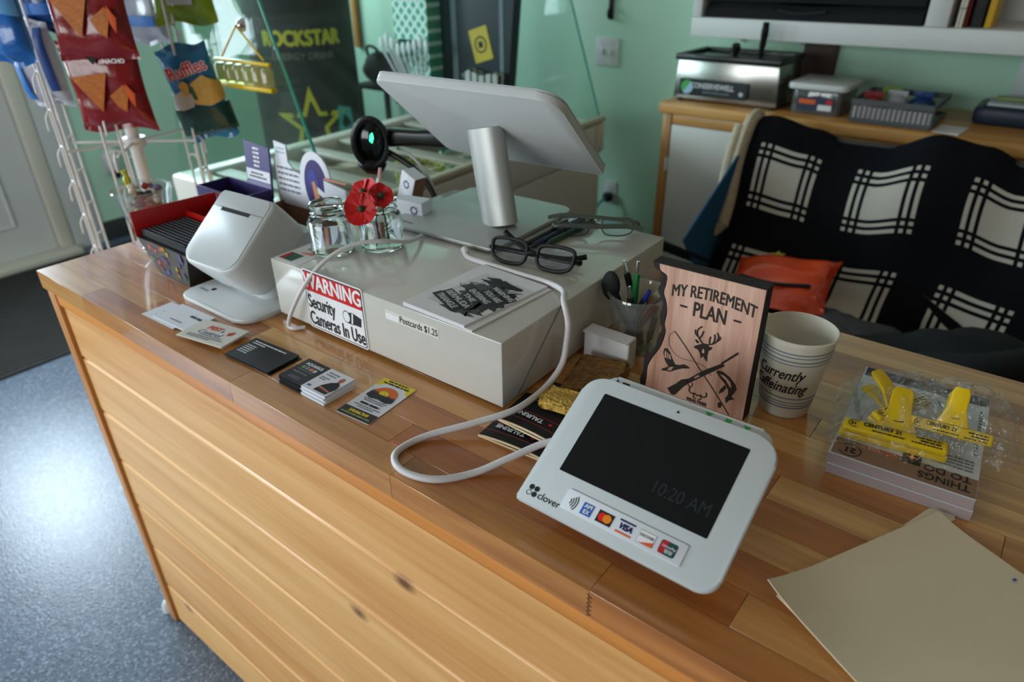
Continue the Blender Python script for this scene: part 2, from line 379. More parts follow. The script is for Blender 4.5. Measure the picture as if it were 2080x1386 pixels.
CORK = mat('brown_sponge', '#8a6434', .9, noise=(140, .5), bump=(260, 1, .004))
SPONGE = mat('yellow_sponge', '#c9a24a', .95, noise=(200, .35), bump=(260, 1, .004))
FOAM = mat('beige_foam', '#d3bd98', .85)
CABLE = mat('white_cable', '#d2ced0', .4)
def foil(name, col): return mat(name, col, .25, noise=(8, .12), bump=(22, .35, .01), coat=.3)
FRED, FBLUE, FORG, FGRN, FNAVY = foil('red_foil', '#7f1417'), foil('blue_foil', '#155aa6'), foil('orange_foil', '#e0471a'), foil('green_foil', '#7d9a1c'), foil('navy_foil', '#183a72')
FTEAL = foil('deep_green_foil', '#0d3a33'); FSKY = foil('sky_foil', '#1c6f9c'); FSILV = foil('silver_foil', '#a9a9b4')
CHIP = mat('tortilla_print', '#b5641c', .6, noise=(120, .3)); CHIPY = mat('ridged_chip_print', '#cfa24e', .6, noise=(80, .15))
FLORAL = mat('dark_floral_print', '#231f1c', .4)
REDP = mat('red_plastic', '#b3120e', .4)
LEDG = mat('green_led', '#20e070', .3, emit=('#24f07a', 6))
BULB = mat('warm_bulb', '#fff1d8', .3, emit=('#ffd9a0', 9))
ZT = .929

# ================================================================== THE ROOM
XL, YB, XR, YF, ZC = -2.75, 2.6, 4.0, -3.2, 2.7
struct(mk('floor', box(XL-.1, XR+.1, YF-.1, YB+.1, -.06, 0), FLOOR, smooth=0), 'blue-grey flecked epoxy floor of the shop', 'floor')
struct(mk('ceiling', box(XL-.1, XR+.1, YF-.1, YB+.1, ZC, ZC+.06), CEILM, smooth=0), 'plain pale ceiling over the shop', 'ceiling')
struct(mk('wall_back', box(XL-.1, XR+.1, YB, YB+.1, 0, ZC), WALLG, smooth=0), 'mint green wall behind the oak cabinet', 'wall')
struct(mk('wall_right', box(XR, XR+.1, YF, YB, 0, ZC), RWALL, smooth=0), 'tan wall at the till end of the shop', 'wall')
# left wall with door opening (Y -.02..90) and window opening
bm = B()
box(XL-.1, XL, YF, -2.4, 0, ZC, bm=bm); box(XL-.1, XL, -2.4, -.7, 0, .8, bm=bm); box(XL-.1, XL, -2.4, -.7, 2.1, ZC, bm=bm)
box(XL-.1, XL, -.7, -.02, 0, ZC, bm=bm); box(XL-.1, XL, -.02, .9, 2.05, ZC, bm=bm)
box(XL-.1, XL, .9, 1.2, 0, ZC, bm=bm); box(XL-.1, XL, 1.2, 2.3, 0, 1.3, bm=bm); box(XL-.1, XL, 1.2, 2.3, 2.3, ZC, bm=bm); box(XL-.1, XL, 2.3, YB, 0, ZC, bm=bm)
struct(mk('wall_left', bm, WALLG, smooth=0), 'mint green wall with the white entrance door', 'wall')
bm = B()
box(XL-.1, -1.4, YF-.1, YF, 0, ZC, bm=bm); box(1.2, XR+.1, YF-.1, YF, 0, ZC, bm=bm); box(-1.4, 1.2, YF-.1, YF, 0, .85, bm=bm); box(-1.4, 1.2, YF-.1, YF, 2.15, ZC, bm=bm)
struct(mk('wall_front', bm, RWALL, smooth=0), 'tan wall with the wide shop window', 'wall')
def window(name, label, x0, x1, z0, z1, M, n):
    t = thing(name, label, 'window', M @ Vector(((x0+x1)/2, 0, z0)), kind='structure')
    bm = B(); f = .05
    box(x0, x1, -.06, .02, z0, z0+f, bm=bm); box(x0, x1, -.06, .02, z1-f, z1, bm=bm)
    for k in range(n+1):
        c = x0+f/2+(x1-x0-f)*k/n; box(c-f/2, c+f/2, -.06, .02, z0+f, z1-f, bm=bm)
    mk('window_frame', bm, DOORW, t, M, smooth=0)
    for k in range(n):
        a = x0+f+(x1-x0-f)*k/n; mk('pane', box(a, a+(x1-x0-f)/n-f, -.03, -.026, z0+f, z1-f), WINGL, t, M, smooth=0)
    mk('window_sill', box(x0-.05, x1+.05, .0, .09, z0-.03, z0), DOORW, t, M, smooth=0)
window('window_1', 'white framed window beside the entrance door', -2.4, -.7, .8, 2.1, Matrix(((0, 1, 0, XL), (1, 0, 0, 0), (0, 0, 1, 0), (0, 0, 0, 1))), 2)
window('window_3', 'white framed window over the far end of the door wall', 1.2, 2.3, 1.3, 2.3, Matrix(((0, 1, 0, XL), (1, 0, 0, 0), (0, 0, 1, 0), (0, 0, 0, 1))), 2)
window('window_2', 'wide white framed shop window facing the counter front', -1.4, 1.2, .85, 2.15, T(0, YF, 0), 3)
# entrance door
d = thing('door_1', 'white panelled entrance door with glazed top', 'door', (XL, .44, 0), kind='structure')
bm = B(); x0, x1 = XL-.07, XL-.025
box(x0, x1, .0, .88, .03, 1.18, bm=bm); box(x0, x1, .0, .13, 1.18, 2.03, bm=bm); box(x0, x1, .75, .88, 1.18, 2.03, bm=bm); box(x0, x1, .13, .75, 1.9, 2.03, bm=bm)
mk('leaf', bm, DOORW, d, smooth=0)
for a, b in ((.16, .40), (.48, .72)):
    mk('moulding', tube([(x1, a, .2), (x1, b, .2), (x1, b, .95), (x1, a, .95)], .012, 6, 1, True), DOORW, d)
mk('pane', box(XL-.05, XL-.045, .13, .75, 1.18, 1.9), WINGL, d, smooth=0)
k = mk('door_handle', lathe([(0, 0), (.03, 0), (.03, .008), (.012, .02), (.012, .05), (.028, .06), (.028, .08), (0, .085)], 16), CHROME, d, T(x1, .07, 1.0) @ RY(90))
mk('threshold', box(XL-.06, XL+.10, -.06, .96, 0, .032, .008), TRIMW, d)
struct(mk('trim_1', box(XL-.06, XL+.02, .885, .955, .03, 2.1, .012), TRIMW), 'cream door stop moulding on the hinge side', 'trim')
struct(mk('trim_2', box(XL-.02, XL+.012, .955, 1.12, 0, 2.1, .003), WALLW), 'flat grey-white casing board beside the door', 'trim')
struct(mk('trim_3', box(XL-.06, XL+.012, -.12, -.005, 0, 2.1, .003), WALLW), 'flat grey-white casing board on the latch side of the door', 'trim')
struct(mk('baseboard_left', box(XL, XL+.014, 1.12, YB, 0, .11, .003), DARKB), 'dark grey baseboard along the green door wall', 'baseboard')
struct(mk('baseboard_back', box(XL, XR, YB-.014, YB, 0, .11, .003), DARKB), 'dark grey baseboard along the green cabinet wall', 'baseboard')
# mat in front of the door
m_ = thing('floor_mat', 'dark ribbed rubber mat on the floor inside the door', 'mat', (-2.1, .2, 0))
mk('base', box(-2.63, -1.556, -1.0, 1.25, .0005, .008, .003), MATT, m_)
bm = B()
for i in range(36):
    x = -2.6+i*.0285; box(x, x+.014, -.97, 1.22, .008, .011, bm=bm)
o = mk('ribs', bm, MATT, m_, smooth=0); o['kind'] = 'stuff'
# wall fittings
def outlet(name, label, cat, F, w=.07, h=.115, slots='outlet', gang=1):
    t = thing(name, label, cat, F @ Vector((0, 0, 0)))
    mk('cover_plate', prism(rr(w, h, .008, 4, -w/2, -h/2), 0, .006, .002), WHITE, t, F)
    for g in range(gang):
        cx = (g-(gang-1)/2)*.046
        if slots == 'switch':
            mk('toggle', box(cx-.005, cx+.005, -.012, .012, .006, .017, .002), WHITE, t, F)
            for y in (-.03, .03): mk('screw', prism(circ(cx, y, .003, 8), .006, .0075), GREYW, t, F)
        else:
            for y in (-.02, .02):
                mk('socket', prism(circ(cx, y, .016, 14), .006, .008), GREYW, t, F)
    return t
outlet('light_switch', 'white double light switch plate on the green wall', 'switch', fr((-.37, YB-.0005, 1.015), (1, 0, 0), (0, 0, 1)), .125, .12, 'switch', 2)
FO = fr((XL+.0005, 1.26, .42), (0, 1, 0), (0, 0, 1))
outlet('wall_outlet', 'white wall outlet behind the snack rack by the door', 'outlet', FO)
t = thing('air_freshener', 'white plug-in freshener in the outlet near the door', 'freshener', (XL+.03, 1.26, .42))
mk('housing', lathe([(0, -.05), (.028, -.05), (.036, -.03), (.04, .03), (.03, .06), (.018, .07), (0, .07)], 20, (XL+.05, 1.26), .44), WHITE, t)
mk('refill', lathe([(0, -.03), (.02, -.03), (.022, 0), (.012, .012), (0, .012)], 14, (XL+.05, 1.26), .375), BLACK, t)
FO2 = fr((-.31, YB-.0005, .36), (1, 0, 0), (0, 0, 1)); outlet('wall_outlet', 'white wall outlet low on the wall beside the oak cabinet', 'outlet', FO2)
t = thing('power_plug', 'black plug with teal cord in the low wall outlet', 'plug', (-.31, YB-.04, .345))
mk('plug_body', box(-.33, -.29, YB-.05, YB-.009, .32, .365, .008), BLACK, t)
mk('cord', tube([(-.31, YB-.05, .34), (-.33, YB-.09, .31), (-.36, YB-.1, .2), (-.37, YB-.07, .03), (-.40, YB-.1, .008)], .006), TEAL, t)
t = thing('wall_latch', 'small black latch high on the green wall', 'latch', (-.36, YB-.01, 1.18))
mk('back_strip', box(-.372, -.348, YB-.012, YB-.0005, 1.15, 1.24, .003), BLACK, t); mk('hook', tube([(-.36, YB-.012, 1.2), (-.36, YB-.03, 1.19), (-.36, YB-.03, 1.165), (-.36, YB-.014, 1.155)], .005), BLACK, t)
struct(mk('trim_4', box(-2.11, -2.07, YB-.03, YB, .93, 2.2, .004), CABWV), 'narrow oak strip on the green wall by the corner', 'trim')

# ================================================================== COUNTER
ct = thing('countertop', 'varnished butcher-block countertop carrying the till equipment', 'countertop', (1.05, .31, .895))
STAVES = ['#ffffff', '#fbf2e8', '#f0dcc6', '#e0bd98', '#fff6ec', '#ead0b2', '#c08f64', '#f6e8d6', '#f0d9c0', '#d9b088']
rows = [0, .0405, .084, .128, .170, .213, .257, .300, .344, .388, .432, .476, .520, .565, .627]
fix = {0: [0, .18, .62, .93, 1.187, 1.62, 2.1], 1: [0, .31, .55, .885, 1.30, 1.75, 2.1]}
for i, (a, b) in enumerate(zip(rows, rows[1:])):
    xs = fix.get(i)
    if not xs:
        xs = [0]; x = random.uniform(.15, .45)
        while x < 1.95: xs.append(x); x += random.uniform(.24, .55)
        xs.append(2.1)
    for p, q in zip(xs, xs[1:]):
        c = random.choice(STAVES)
        if i == 0: c = ['#f6e8d6', '#ead0b2', '#f0dcc6', '#e6c9a8', '#dcb590', '#ead0b2'][xs.index(p)]
        if i == 0 and q == 1.187: c = '#e6c9a8'
        if i == 0 and p == 1.187: c = '#dcb590'
        if i == 1 and p == .885: c = '#d8a878'
        if (i, p) == (1, .55): c = '#e6c8a6'
        z1 = ZT
        mk('stave', box(p+.0002, q-.0002, a+.0002, b-.0002, .895, z1, .00025, 1), OAKTOP, ct, color=c)
mk('finger_joint', prism([(1.187+(.0022 if k % 2 else -.0022), .8965+k*.0028) for k in range(11)]+[(1.1885+(.0022 if k % 2 else -.0022), .8965+k*.0028) for k in range(10, -1, -1)], 0, .0003), mat('joint_line', '#6b4220', .6), ct, fr((0, .0001, 0), (1, 0, 0), (0, 0, 1)), smooth=0)
cb = thing('counter_base', 'knotty pine tongue-and-groove counter front under the butcher block', 'counter', (1.05, .31, 0))
zs = [.007, .132, .257, .382, .507, .632, .757, .868]
for k, (a, b) in enumerate(zip(zs, zs[1:])):
    mk('board', box(.042, 2.06, .0085, .026, a+.0006, b-.0006, .0045, 1), PINE, cb, T(k*.0, 0, 0))
mk('corner_trim', box(.012, .041, .002, .03, 0, .894, .002), PINEV, cb)
mk('top_trim', box(.042, 2.06, .004, .026, .8685, .894, .002), wood('orange_pine', '#c97a2e', '#e89a4a', 0, .4, .2), cb)
mk('end_panel', box(.0145, .03, .031, .60, 0, .894), PINE, cb, smooth=0)
mk('end_panel', box(2.045, 2.06, .031, .60, 0, .894), PINE, cb, smooth=0)
mk('inner_shelf', box(.031, 2.044, .031, .58, .42, .44), PINE, cb, smooth=0)
t = thing('door_wedge', 'small white rubber bumper on the floor by the counter corner', 'bumper', (-.02, .0, 0))
mk('base', lathe([(0, 0), (.016, 0), (.014, .02), (.009, .028), (0, .03)], 14, (-.012, .012), 0), WHITE, t)
mk('pin', lathe([(0, .0295), (.003, .0295), (.003, .032), (0, .033)], 8, (-.012, .012), 0), CHROME, t)

# ================================================================== FREEZER CABINET (ice cream dipping case)
# local frame: x across (customer side -> staff side), y along, origin near-left rim corner
FW, FL, FZ = .79, 1.42, .84
F = fr((-.79, .715, 0), (cos(radians(-5)), sin(radians(-5)), 0), (-sin(radians(-5)), cos(radians(-5)), 0))
F = fr((-.815, .735, 0), (.9965, -.083, 0), (.083*-1, .9965, 0)) if False else F
FRX = Matrix.Translation((-.80, .662, 0)) @ RZ(2.5)
fz = thing('ice_cream_freezer', 'white dipping freezer with slanted glass guard behind the counter', 'freezer', FRX @ Vector((FW/2, FL/2, 0)))
mk('body', prism(rr(FW, FL, .05, 5), .05, .70, .01), FREEZ, fz, FRX)
mk('plinth', box(.03, FW-.03, .03, FL-.03, 0, .05), DARKB, fz, FRX, smooth=0)
bm = B(); rim = .075
for (a, b, c, d) in ((0, FW, 0, rim), (0, FW, FL-rim, FL), (0, rim, rim, FL-rim), (FW-rim, FW, rim, FL-rim)): box(a, b, c, d, .70, FZ-.02, .012, 3, bm=bm)
mk('rim', bm, FREEZ, fz, FRX)
mk('well_floor', box(rim, FW-rim, rim, FL-rim, .701, .712), FREEZIN, fz, FRX, smooth=0)
for k in range(6):
    y = rim+.03+k*.175; mk('slat', box(rim+.002, FW-rim-.002, y, y+.06, .80, .812, .003), FREEZIN, fz, FRX)
mk('end_shelf', box(rim-.01, FW-rim+.01, FL-.32, FL-rim+.01, .8121, .8225, .002), FREEZIN, fz, FRX)
mk('staff_rail', box(FW-.03, FW+.004, .005, FL-.005, FZ-.019, FZ+.004, .008), mat('beige_rail', '#b9ae98', .4), fz, FRX)
def gpane(name, P, th, parent, edges):
    """glass sheet through the corner points P (planar polygon) with thickness th"""
    P = [Vector(p) for p in P]; n = (P[1]-P[0]).cross(P[2]-P[0]).normalized()*th/2
    bm = B(); a = [bm.verts.new(p-n) for p in P]; b = [bm.verts.new(p+n) for p in P]; m = len(P)
    bm.faces.new(a[::-1]); bm.faces.new(b)
    for i in range(m): bm.faces.new((a[i], a[(i+1) % m], b[(i+1) % m], b[i]))
    g = mk(name, bm, PANE, parent, FRX, smooth=0)
    for i in edges: mk('polished_edge', cone(P[i], P[(i+1) % m], .0042, .0042, 6), PANE_E, g, FRX)
z0, z1 = FZ-.018, 1.46
for y in (.012, FL-.012):
    gpane('end_pane', [(.05, y, z0), (FW-.02, y, z0), (FW-.245, y, z1), (.20, y, z1)], .006, fz, (1, 2))
gpane('front_pane', [(.03, .02, z0), (.03, FL-.02, z0), (.19, FL-.02, z1), (.19, .02, z1)], .006, fz, (2,))
gpane('top_pane', [(.20, .02, z1+.004), (FW-.25, .02, z1+.004), (FW-.25, FL-.06, z1+.004), (.20, FL-.06, z1+.004)], .006, fz, (1,))
for i, (x, y, mt, lab) in enumerate(((.50, .62, LATY, 'yellow lattice wrapped ice cream tub in the freezer'), (.52, .84, LATT, 'teal lattice wrapped ice cream tub in the freezer'),
                          (.26, .5, FREEZ, 'plain white ice cream tub on the customer side of the freezer'))):
    c = FRX @ Vector((x, y, 0)); t = thing('ice_cream_tub', lab, 'tub', (c.x, c.y, .7125))
    mk('carton', lathe([(0, 0), (.085, 0), (.092, .075), (.086, .075), (.08, .006), (0, .006)], 24, (c.x, c.y), .7125), mt, t)
    mk('ice_cream', lathe([(0, .055), (.04, .058), (.078, .05), (.07, .03), (0, .03)], 20, (c.x, c.y), .7125), CREAM, t)
# acrylic organiser with yellow rails hung on the near glass pane
HY = .668
hz = fr((-.27, HY, 1.275), (.999, .0436, 0), (0, 0, 1))
t = thing('hanging_organiser', 'clear hanging organiser with yellow wire and rails on the freezer glass', 'organiser', (-.265, HY, 1.12))
mk('suction_cup', lathe([(0, 0), (.016, 0), (.012, .008), (.005, .014), (0, .016)], 16), CHROME, t, hz @ T(.01, .0, -.006))
mk('hanger_wire', tube([(-.085, -.075, .004), (.01, -.0, .012), (.085, -.075, .004)], .0028, 6, 1), YEL, t, hz)
mk('top_rail', box(-.115, .11, -.088, -.079, 0, .012, .003), YEL, t, hz)
mk('bottom_rail', box(-.11, .115, -.148, -.136, 0, .02, .004), YEL, t, hz)
for k in range(6):
    x = -.093+k*.038; mk('capsule', lathe([(0, -.134), (.014, -.134), (.015, -.10), (.010, -.09), (0, -.09)], 12), clear('capsule_plastic%d' % k, '#f3efc4', .06, .25, '#efe8b0'), t, hz @ T(x, 0, .010) @ RX(-90) @ Matrix.Identity(4) if False else hz @ T(x, 0, .010) @ Matrix(((1, 0, 0, 0), (0, 0, 1, 0), (0, -1, 0, 0), (0, 0, 0, 1))))
# utensil box with spoons at the far end of the freezer
def onfz(x, y): v = FRX @ Vector((x, y, 0)); return v.x, v.y
ux, uy = -.915, 1.95
t = thing('utensil_box', 'teal lattice covered utensil holder on the far end of the freezer', 'holder', (ux, uy, .823))
bm = B(); box(ux-.10, ux+.10, uy+.005, uy+.012, .9005, 1.42, bm=bm); box(ux+.075, ux+.10, uy-.07, uy+.0045, .9005, 1.42, bm=bm); box(ux-.10, ux-.075, uy-.07, uy+.0045, 1.0, 1.42, bm=bm); box(ux-.0745, ux+.0745, uy-.07, uy-.06, 1.10, 1.42, bm=bm)
mk('wrap', bm, LATT, t, smooth=0); mk('tray', box(ux-.12, ux+.11, uy-.08, uy+.013, .8235, .90, .006), BLACK, t)
mk('price_card', box(ux-.05, ux+.06, uy-.0735, uy-.0705, 1.25, 1.33), PAPER, t, smooth=0)
for k in range(9):
    x = ux-.095+k*.019; a = (k-5)*.085; hgt = random.uniform(1.03, 1.07)
    p1 = Vector((x+a*.16, uy-.088, hgt)); s = thing('plastic_spoon', 'white plastic spoon standing in the teal utensil holder', 'spoon', (x, uy-.05, .9), 'spoons in the utensil holder')
    mk('handle', cone((x, uy-.05, .9005), p1, .004, .006, 6), WHITE, s); mk('bowl', blob(p1+Vector((a*.02, 0, .025)), (.014, .006, .028), k, 0, 6), WHITE, s)
# dark tall box with yellow sticker
bx0, by0 = -.62, 2.02
t = thing('storage_crate', 'slate-blue tall storage crate with a yellow sticker on the freezer end', 'crate', (-.75, 2.0, .823))
bm = prism([(-1.07, .823), (-.47, .823), (-.40, 1.5), (-1.10, 1.5)], -.02, .035, .012); mk('shell', bm, mat('slate_plastic', '#27333a', .5), t, fr((0, 2.005, 0), (1, 0, 0), (0, 0, 1)))
FS = fr((-.60, 1.9685, 1.09), (.96, 0, .28), (-.28, 0, .96))
mk('sticker', prism(rr(.10, .13, .004, 3, -.05, -.065), 0, .001), mat('yellow_sticker', '#c9b020', .5), t, FS, smooth=0)
bm = B(); 
for k in range(24):
    a, b = 2*pi*k/24, 2*pi*(k+1)/24
    bm.faces.new([bm.verts.new((r*cos(q), r*sin(q), .0013)) for r, q in ((.033, a), (.033, b), (.026, b), (.026, a))])
mk('sticker_ring', bm, INK, t, FS, smooth=0); mk('sticker_bar', prism(rect(-.012, -.012, .012, .012), .001, .0014), INK, t, FS, smooth=0)
for k, (a, b, c) in enumerate(((-.76, -.73, .55), (-.50, -.48, .5))): mk('strap', box(a, b, 1.9675, 1.9695, .83, 1.45), mat('strap_grey%d' % k, '#6a7880', .6), t, smooth=0)
# dark lace-edged bag in front of crate
t = thing('paper_bag', 'black and white patterned paper bag against the slate crate', 'bag', (-.55, 1.93, .823))
mk('sack', prism([(-.64, .824), (-.48, .824), (-.46, .985), (-.50, .995), (-.56, .975), (-.62, 1.0), (-.66, .98)], -.03, .025, .004), lattice('mono_lattice', '#22282a', '#b9bdb8', 12), t, fr((0, 1.935, 0), (1, 0, 0), (0, 0, 1)))
mk('fold', box(-.655, -.465, 1.905, 1.9655, .9, .91, .003), BLACKM, t)

# ================================================================== BARREL COOLER
bc = (-1.86, 2.01); br = .27
t = thing('barrel_cooler', 'black barrel drinks cooler with yellow lettering by the green corner', 'cooler', (bc[0], bc[1], 0))
mk('drum', lathe([(0, .06), (.22, .06), (br-.01, .12), (br, .5), (br-.003, 1.34), (br-.02, 1.36), (br-.03, 1.36), (br-.03, 1.2), (0, 1.2)], 40, bc), mat('barrel_black', '#0c0d0e', .7), t)
mk('lid', lathe([(0, 1.361), (br, 1.361), (br+.008, 1.375), (br, 1.41), (.1, 1.44), (0, 1.44)], 40, bc), BLACK, t)
for a in range(4): mk('wheel', lathe([(0, -.015), (.028, -.015), (.03, 0), (.028, .015), (0, .015)], 14), BLACK, t, T(bc[0]+.17*cos(a*pi/2+.4), bc[1]+.17*sin(a*pi/2+.4), .0302) @ RX(90))
th0 = math.atan2(-.372-bc[1], 1.3985-bc[0])
def wrapc(r, z, th0, cx, cy, taper=0):
    def f(co):
        rad = r+co.z+taper*co.y; a = th0+co.x/r
        return Vector((cx+rad*cos(a), cy+rad*sin(a), z+co.y))
    return f
DIM = mat('barrel_yellow', '#a9a21c', .6); DIMG = mat('barrel_grey', '#57524f', .6)
text('ROCKSTAR', .094, DIM, t, Matrix(), z=0, bold=.004, sx=.82, warp=wrapc(br+.001, 1.065, th0, *bc), th=.001)
text('ENERGY DRINK', .045, DIMG, t, Matrix(), z=0, bold=.001, warp=wrapc(br+.001, .985, th0, *bc), th=.001)
def star(r, r2, n=5, a0=pi/2): return [((r if k % 2 == 0 else r2)*cos(a0+pi*k/n), (r if k % 2 == 0 else r2)*sin(a0+pi*k/n)) for k in range(2*n)]
def wrapmesh(pts, r, z, th0, c, th=.001):
    bm = prism(pts, 0, th); bmesh.ops.subdivide_edges(bm, edges=bm.edges[:], cuts=2, use_grid_fill=False); f = wrapc(r, z, th0, *c)
    for v in bm.verts: v.co = f(v.co)
    return bm
mk('star_emblem', wrapmesh(star(.19, .075), br+.0008, .66, th0, bc), DIM, t, smooth=0)
mk('star_core', wrapmesh(star(.12, .05), br+.0022, .66, th0, bc), BLACKM, t, smooth=0)
mk('teal_panel', wrapmesh([(.13, -.06), (.24, -.07), (.22, .06), (.14, .08)], br+.001, .66, th0, bc), TEAL, t, smooth=0)
# bags on a low stand beside the barrel
t = thing('low_stand', 'low black stand against the green wall beside the barrel cooler', 'stand', (-1.62, 2.4, 0))
mk('shelf', box(-1.86, -1.38, 2.31, 2.57, .76, .78, .004), BLACKM, t)
for x in (-1.85, -1.415):
    for y in (2.325, 2.53): mk('leg', box(x, x+.025, y, y+.025, 0, .7595), BLACKM, t, smooth=0)
for (x, c, lab, s) in ((-1.53, mat('maroon_fabric', '#40161e', .9), 'dark maroon gym bag on the low black stand', (.10, .11, .085)), (-1.74, BLACKM, 'black rounded bag on the low black stand', (.11, .11, .08))):
    t = thing('duffel_bag', lab, 'bag', (x, 2.44, .78)); b_ = blob((x, 2.44, .78+s[2]*.98), s, 3, .05)
    for v in b_.verts: v.co.z = max(v.co.z, .7805)
    mk('sack', b_, c, t); mk('handle', tube([(x-.06, 2.40, .78+s[2]*1.7), (x-.03, 2.37, .78+s[2]*2.4), (x+.03, 2.37, .78+s[2]*2.4), (x+.06, 2.40, .78+s[2]*1.7)], .008), BLACKM, t)

# ================================================================== BACK CABINET AND SHELF
cbn = thing('base_cabinet', 'oak framed base cabinet with white doors along the green wall', 'cabinet', (1.4, 2.35, 0))
X0, X1, YC = .165, 2.9, 2.14
mk('carcass', box(X0+.01, X1, YC+.03, YB-.015, .08, .878), CABWHT, cbn, smooth=0)
mk('kick_board', box(X0+.01, X1, YC+.06, YC+.08, 0, .079), DARKB, cbn, smooth=0)
mk('end_stile', box(X0, X0+.035, YC, YC+.029, .0, .878, .003), CABWV, cbn)
mk('top_frame_rail', box(X0+.036, X1, YC+.004, YC+.029, .84, .878, .003), CABW, cbn)
mk('end_panel', box(X0, X0+.009, YC+.0295, YB-.0155, .0, .878), CABWV, cbn, smooth=0)
for k, (a, b) in enumerate(((.205, .965), (1.005, 1.75), (1.79, 2.54))):
    dd = mk('door', box(a, b, YC-.002, YC+.016, .10, .838, .003), CABWHT, cbn); mk('hinge', box(a-.012, a-.001, YC-.006, YC+.004, .66, .71, .002), WHITE, dd)
    if k < 2: mk('stile', box(b+.003, b+.037, YC+.003, YC+.029, .08, .8395, .003), CABWV, cbn)
mk('cabinet_top', box(X0-.012, X1, YC-.02, YB-.0145, .8785, .92, .008, 3), CABW, cbn)
us = thing('wall_shelf', 'white open wall shelf unit above the oak cabinet', 'shelf', (1.3, 2.42, 1.14))
SY = 2.25; SX0 = .19
mk('bottom_board', box(SX0, 2.6, SY, YB-.001, 1.14, 1.205, .003), DOORW, us)
mk('upright', box(SX0, SX0+.036, SY, YB-.001, 1.2055, 1.75, .003), DOORW, us)
mk('upright', box(.963, 1.025, SY, YB-.001, 1.2055, 1.75, .003), DOORW, us)
mk('upright', box(1.75, 1.81, SY, YB-.001, 1.2055, 1.75, .003), DOORW, us)
mk('top_board', box(SX0, 2.6, SY, YB-.001, 1.7505, 1.79, .003), DOORW, us)
mk('back_board', box(SX0+.0365, 2.6, YB-.012, YB-.0015, 1.2055, 1.75), DOORW, us, smooth=0)
for k in range(4):
    t = thing('folded_garment', 'folded black garment in the pile on the white wall shelf', 'garment', (.6, 2.4, 1.206+k*.055), 'black garments on the wall shelf')
    z = 1.2055+k*.0552
    def f(u, v, z=z, k=k):
        return (.235+u*.715, 2.265+v*.28, z+.046+.006*sin(9*u+k)+.004*sin(11*v+2*k)-.02*max(0, (.08-v)/.08)**2)
    b_ = sheet(f, 24, 10, 0); 
    V = list(b_.verts); 
    ext = bmesh.ops.extrude_face_region(b_, geom=b_.faces[:])
    for e in ext['geom']:
        if isinstance(e, bmesh.types.BMVert): e.co.z = z
    mk('fabric', b_, DARKF, t); mk('collar', tube([(.50, 2.262, z+.03), (.58, 2.2565, z+.022), (.66, 2.262, z+.03)], .006), mat('collar_cloth%d' % k, '#1c1f26', .9), t)
for (x, w_, c, lab, h) in ((1.05, .02, '#7a1c1c', 'red spined book leaning on the wall shelf', .3), (1.078, .03, '#1b1d1f', 'thick black spined book on the wall shelf', .33), (1.115, .018, '#c79a17', 'yellow spined book on the wall shelf', .29)):
    t = thing('book', lab, 'book', (x, 2.36, 1.206), 'books on the wall shelf')
    mk('cover', box(x, x+w_, 2.30, 2.45, 1.2058, 1.206+h, .002), mat('book_'+c[1:], c, .5), t); mk('pages', box(x+.002, x+w_-.002, 2.305, 2.4505, 1.21, 1.2065+h), PAPER, t, smooth=0)
t = thing('wooden_peg', 'pale wooden clothes peg standing on the shelf by the books', 'peg', (1.052, 2.275, 1.206))
mk('prong', box(1.044, 1.052, 2.265, 2.285, 1.2058, 1.29, .002), TRIMW, t); mk('prong', box(1.0535, 1.061, 2.265, 2.285, 1.2058, 1.285, .002), TRIMW, t)
mk('spring', tube([(1.043, 2.264, 1.262), (1.0525, 2.2625, 1.258), (1.062, 2.264, 1.262)], .002, 6, 3), CHROME, t)
# stainless dipper well
t = thing('heated_well', 'stainless steel heated utensil well with black rim on the oak cabinet', 'appliance', (.38, 2.3, .92))
mk('body', prism([(.175, .9285), (.575, .9285), (.565, 1.066), (.185, 1.066)], -.125, .115, .006), STEEL, t, fr((0, 2.3, 0), (1, 0, 0), (0, 0, 1)))
for x in (.2, .55):
    for y in (2.2, 2.4): mk('foot', lathe([(0, 0), (.012, 0), (.012, .009), (0, .009)], 10, (x, y), .9202), BLACK, t)
bm = B()
for a, b, c, d in ((.178, .572, 2.17, 2.19), (.178, .572, 2.405, 2.43), (.178, .2, 2.1905, 2.4045), (.55, .572, 2.1905, 2.4045)): box(a, b, c, d, 1.0665, 1.088, .004, bm=bm)
mk('rim', bm, BLACK, t); mk('well', box(.2005, .5495, 2.1905, 2.4045, 1.0665, 1.074), STEEL, t, smooth=0)
FN = fr((.205, 2.1738, .945), (1, 0, 0), (0, .028, 1))
mk('name_plate', prism(rect(0, 0, .262, .058), .0005, .0015), mat('plate_black', '#10191c', .3), t, FN, smooth=0)
text('CONSERVEWELL', .026, mat('plate_text', '#c9ccd2', .5), t, FN, .128, .036, .0016, bold=.0006, sx=.86)
text('HEATED UTENSIL HOLDER', .0085, mat('plate_text2', '#9aa0a8', .5), t, FN, .145, .015, .0016)
mk('emblem', prism(circ(.03, .029, .024, 20), .0016, .002), GREEN, t, FN, smooth=0); mk('emblem_drop', prism([(.03+.024*cos(a*pi/10), .029+.024*sin(a*pi/10)) for a in range(-7, 4)], .002, .0024), mat('sky_print', '#9fc4e0', .5), t, FN, smooth=0)
mk('emblem_dot', prism(circ(.24, .02, .008, 12), .0016, .002), GREYW, t, FN, smooth=0)
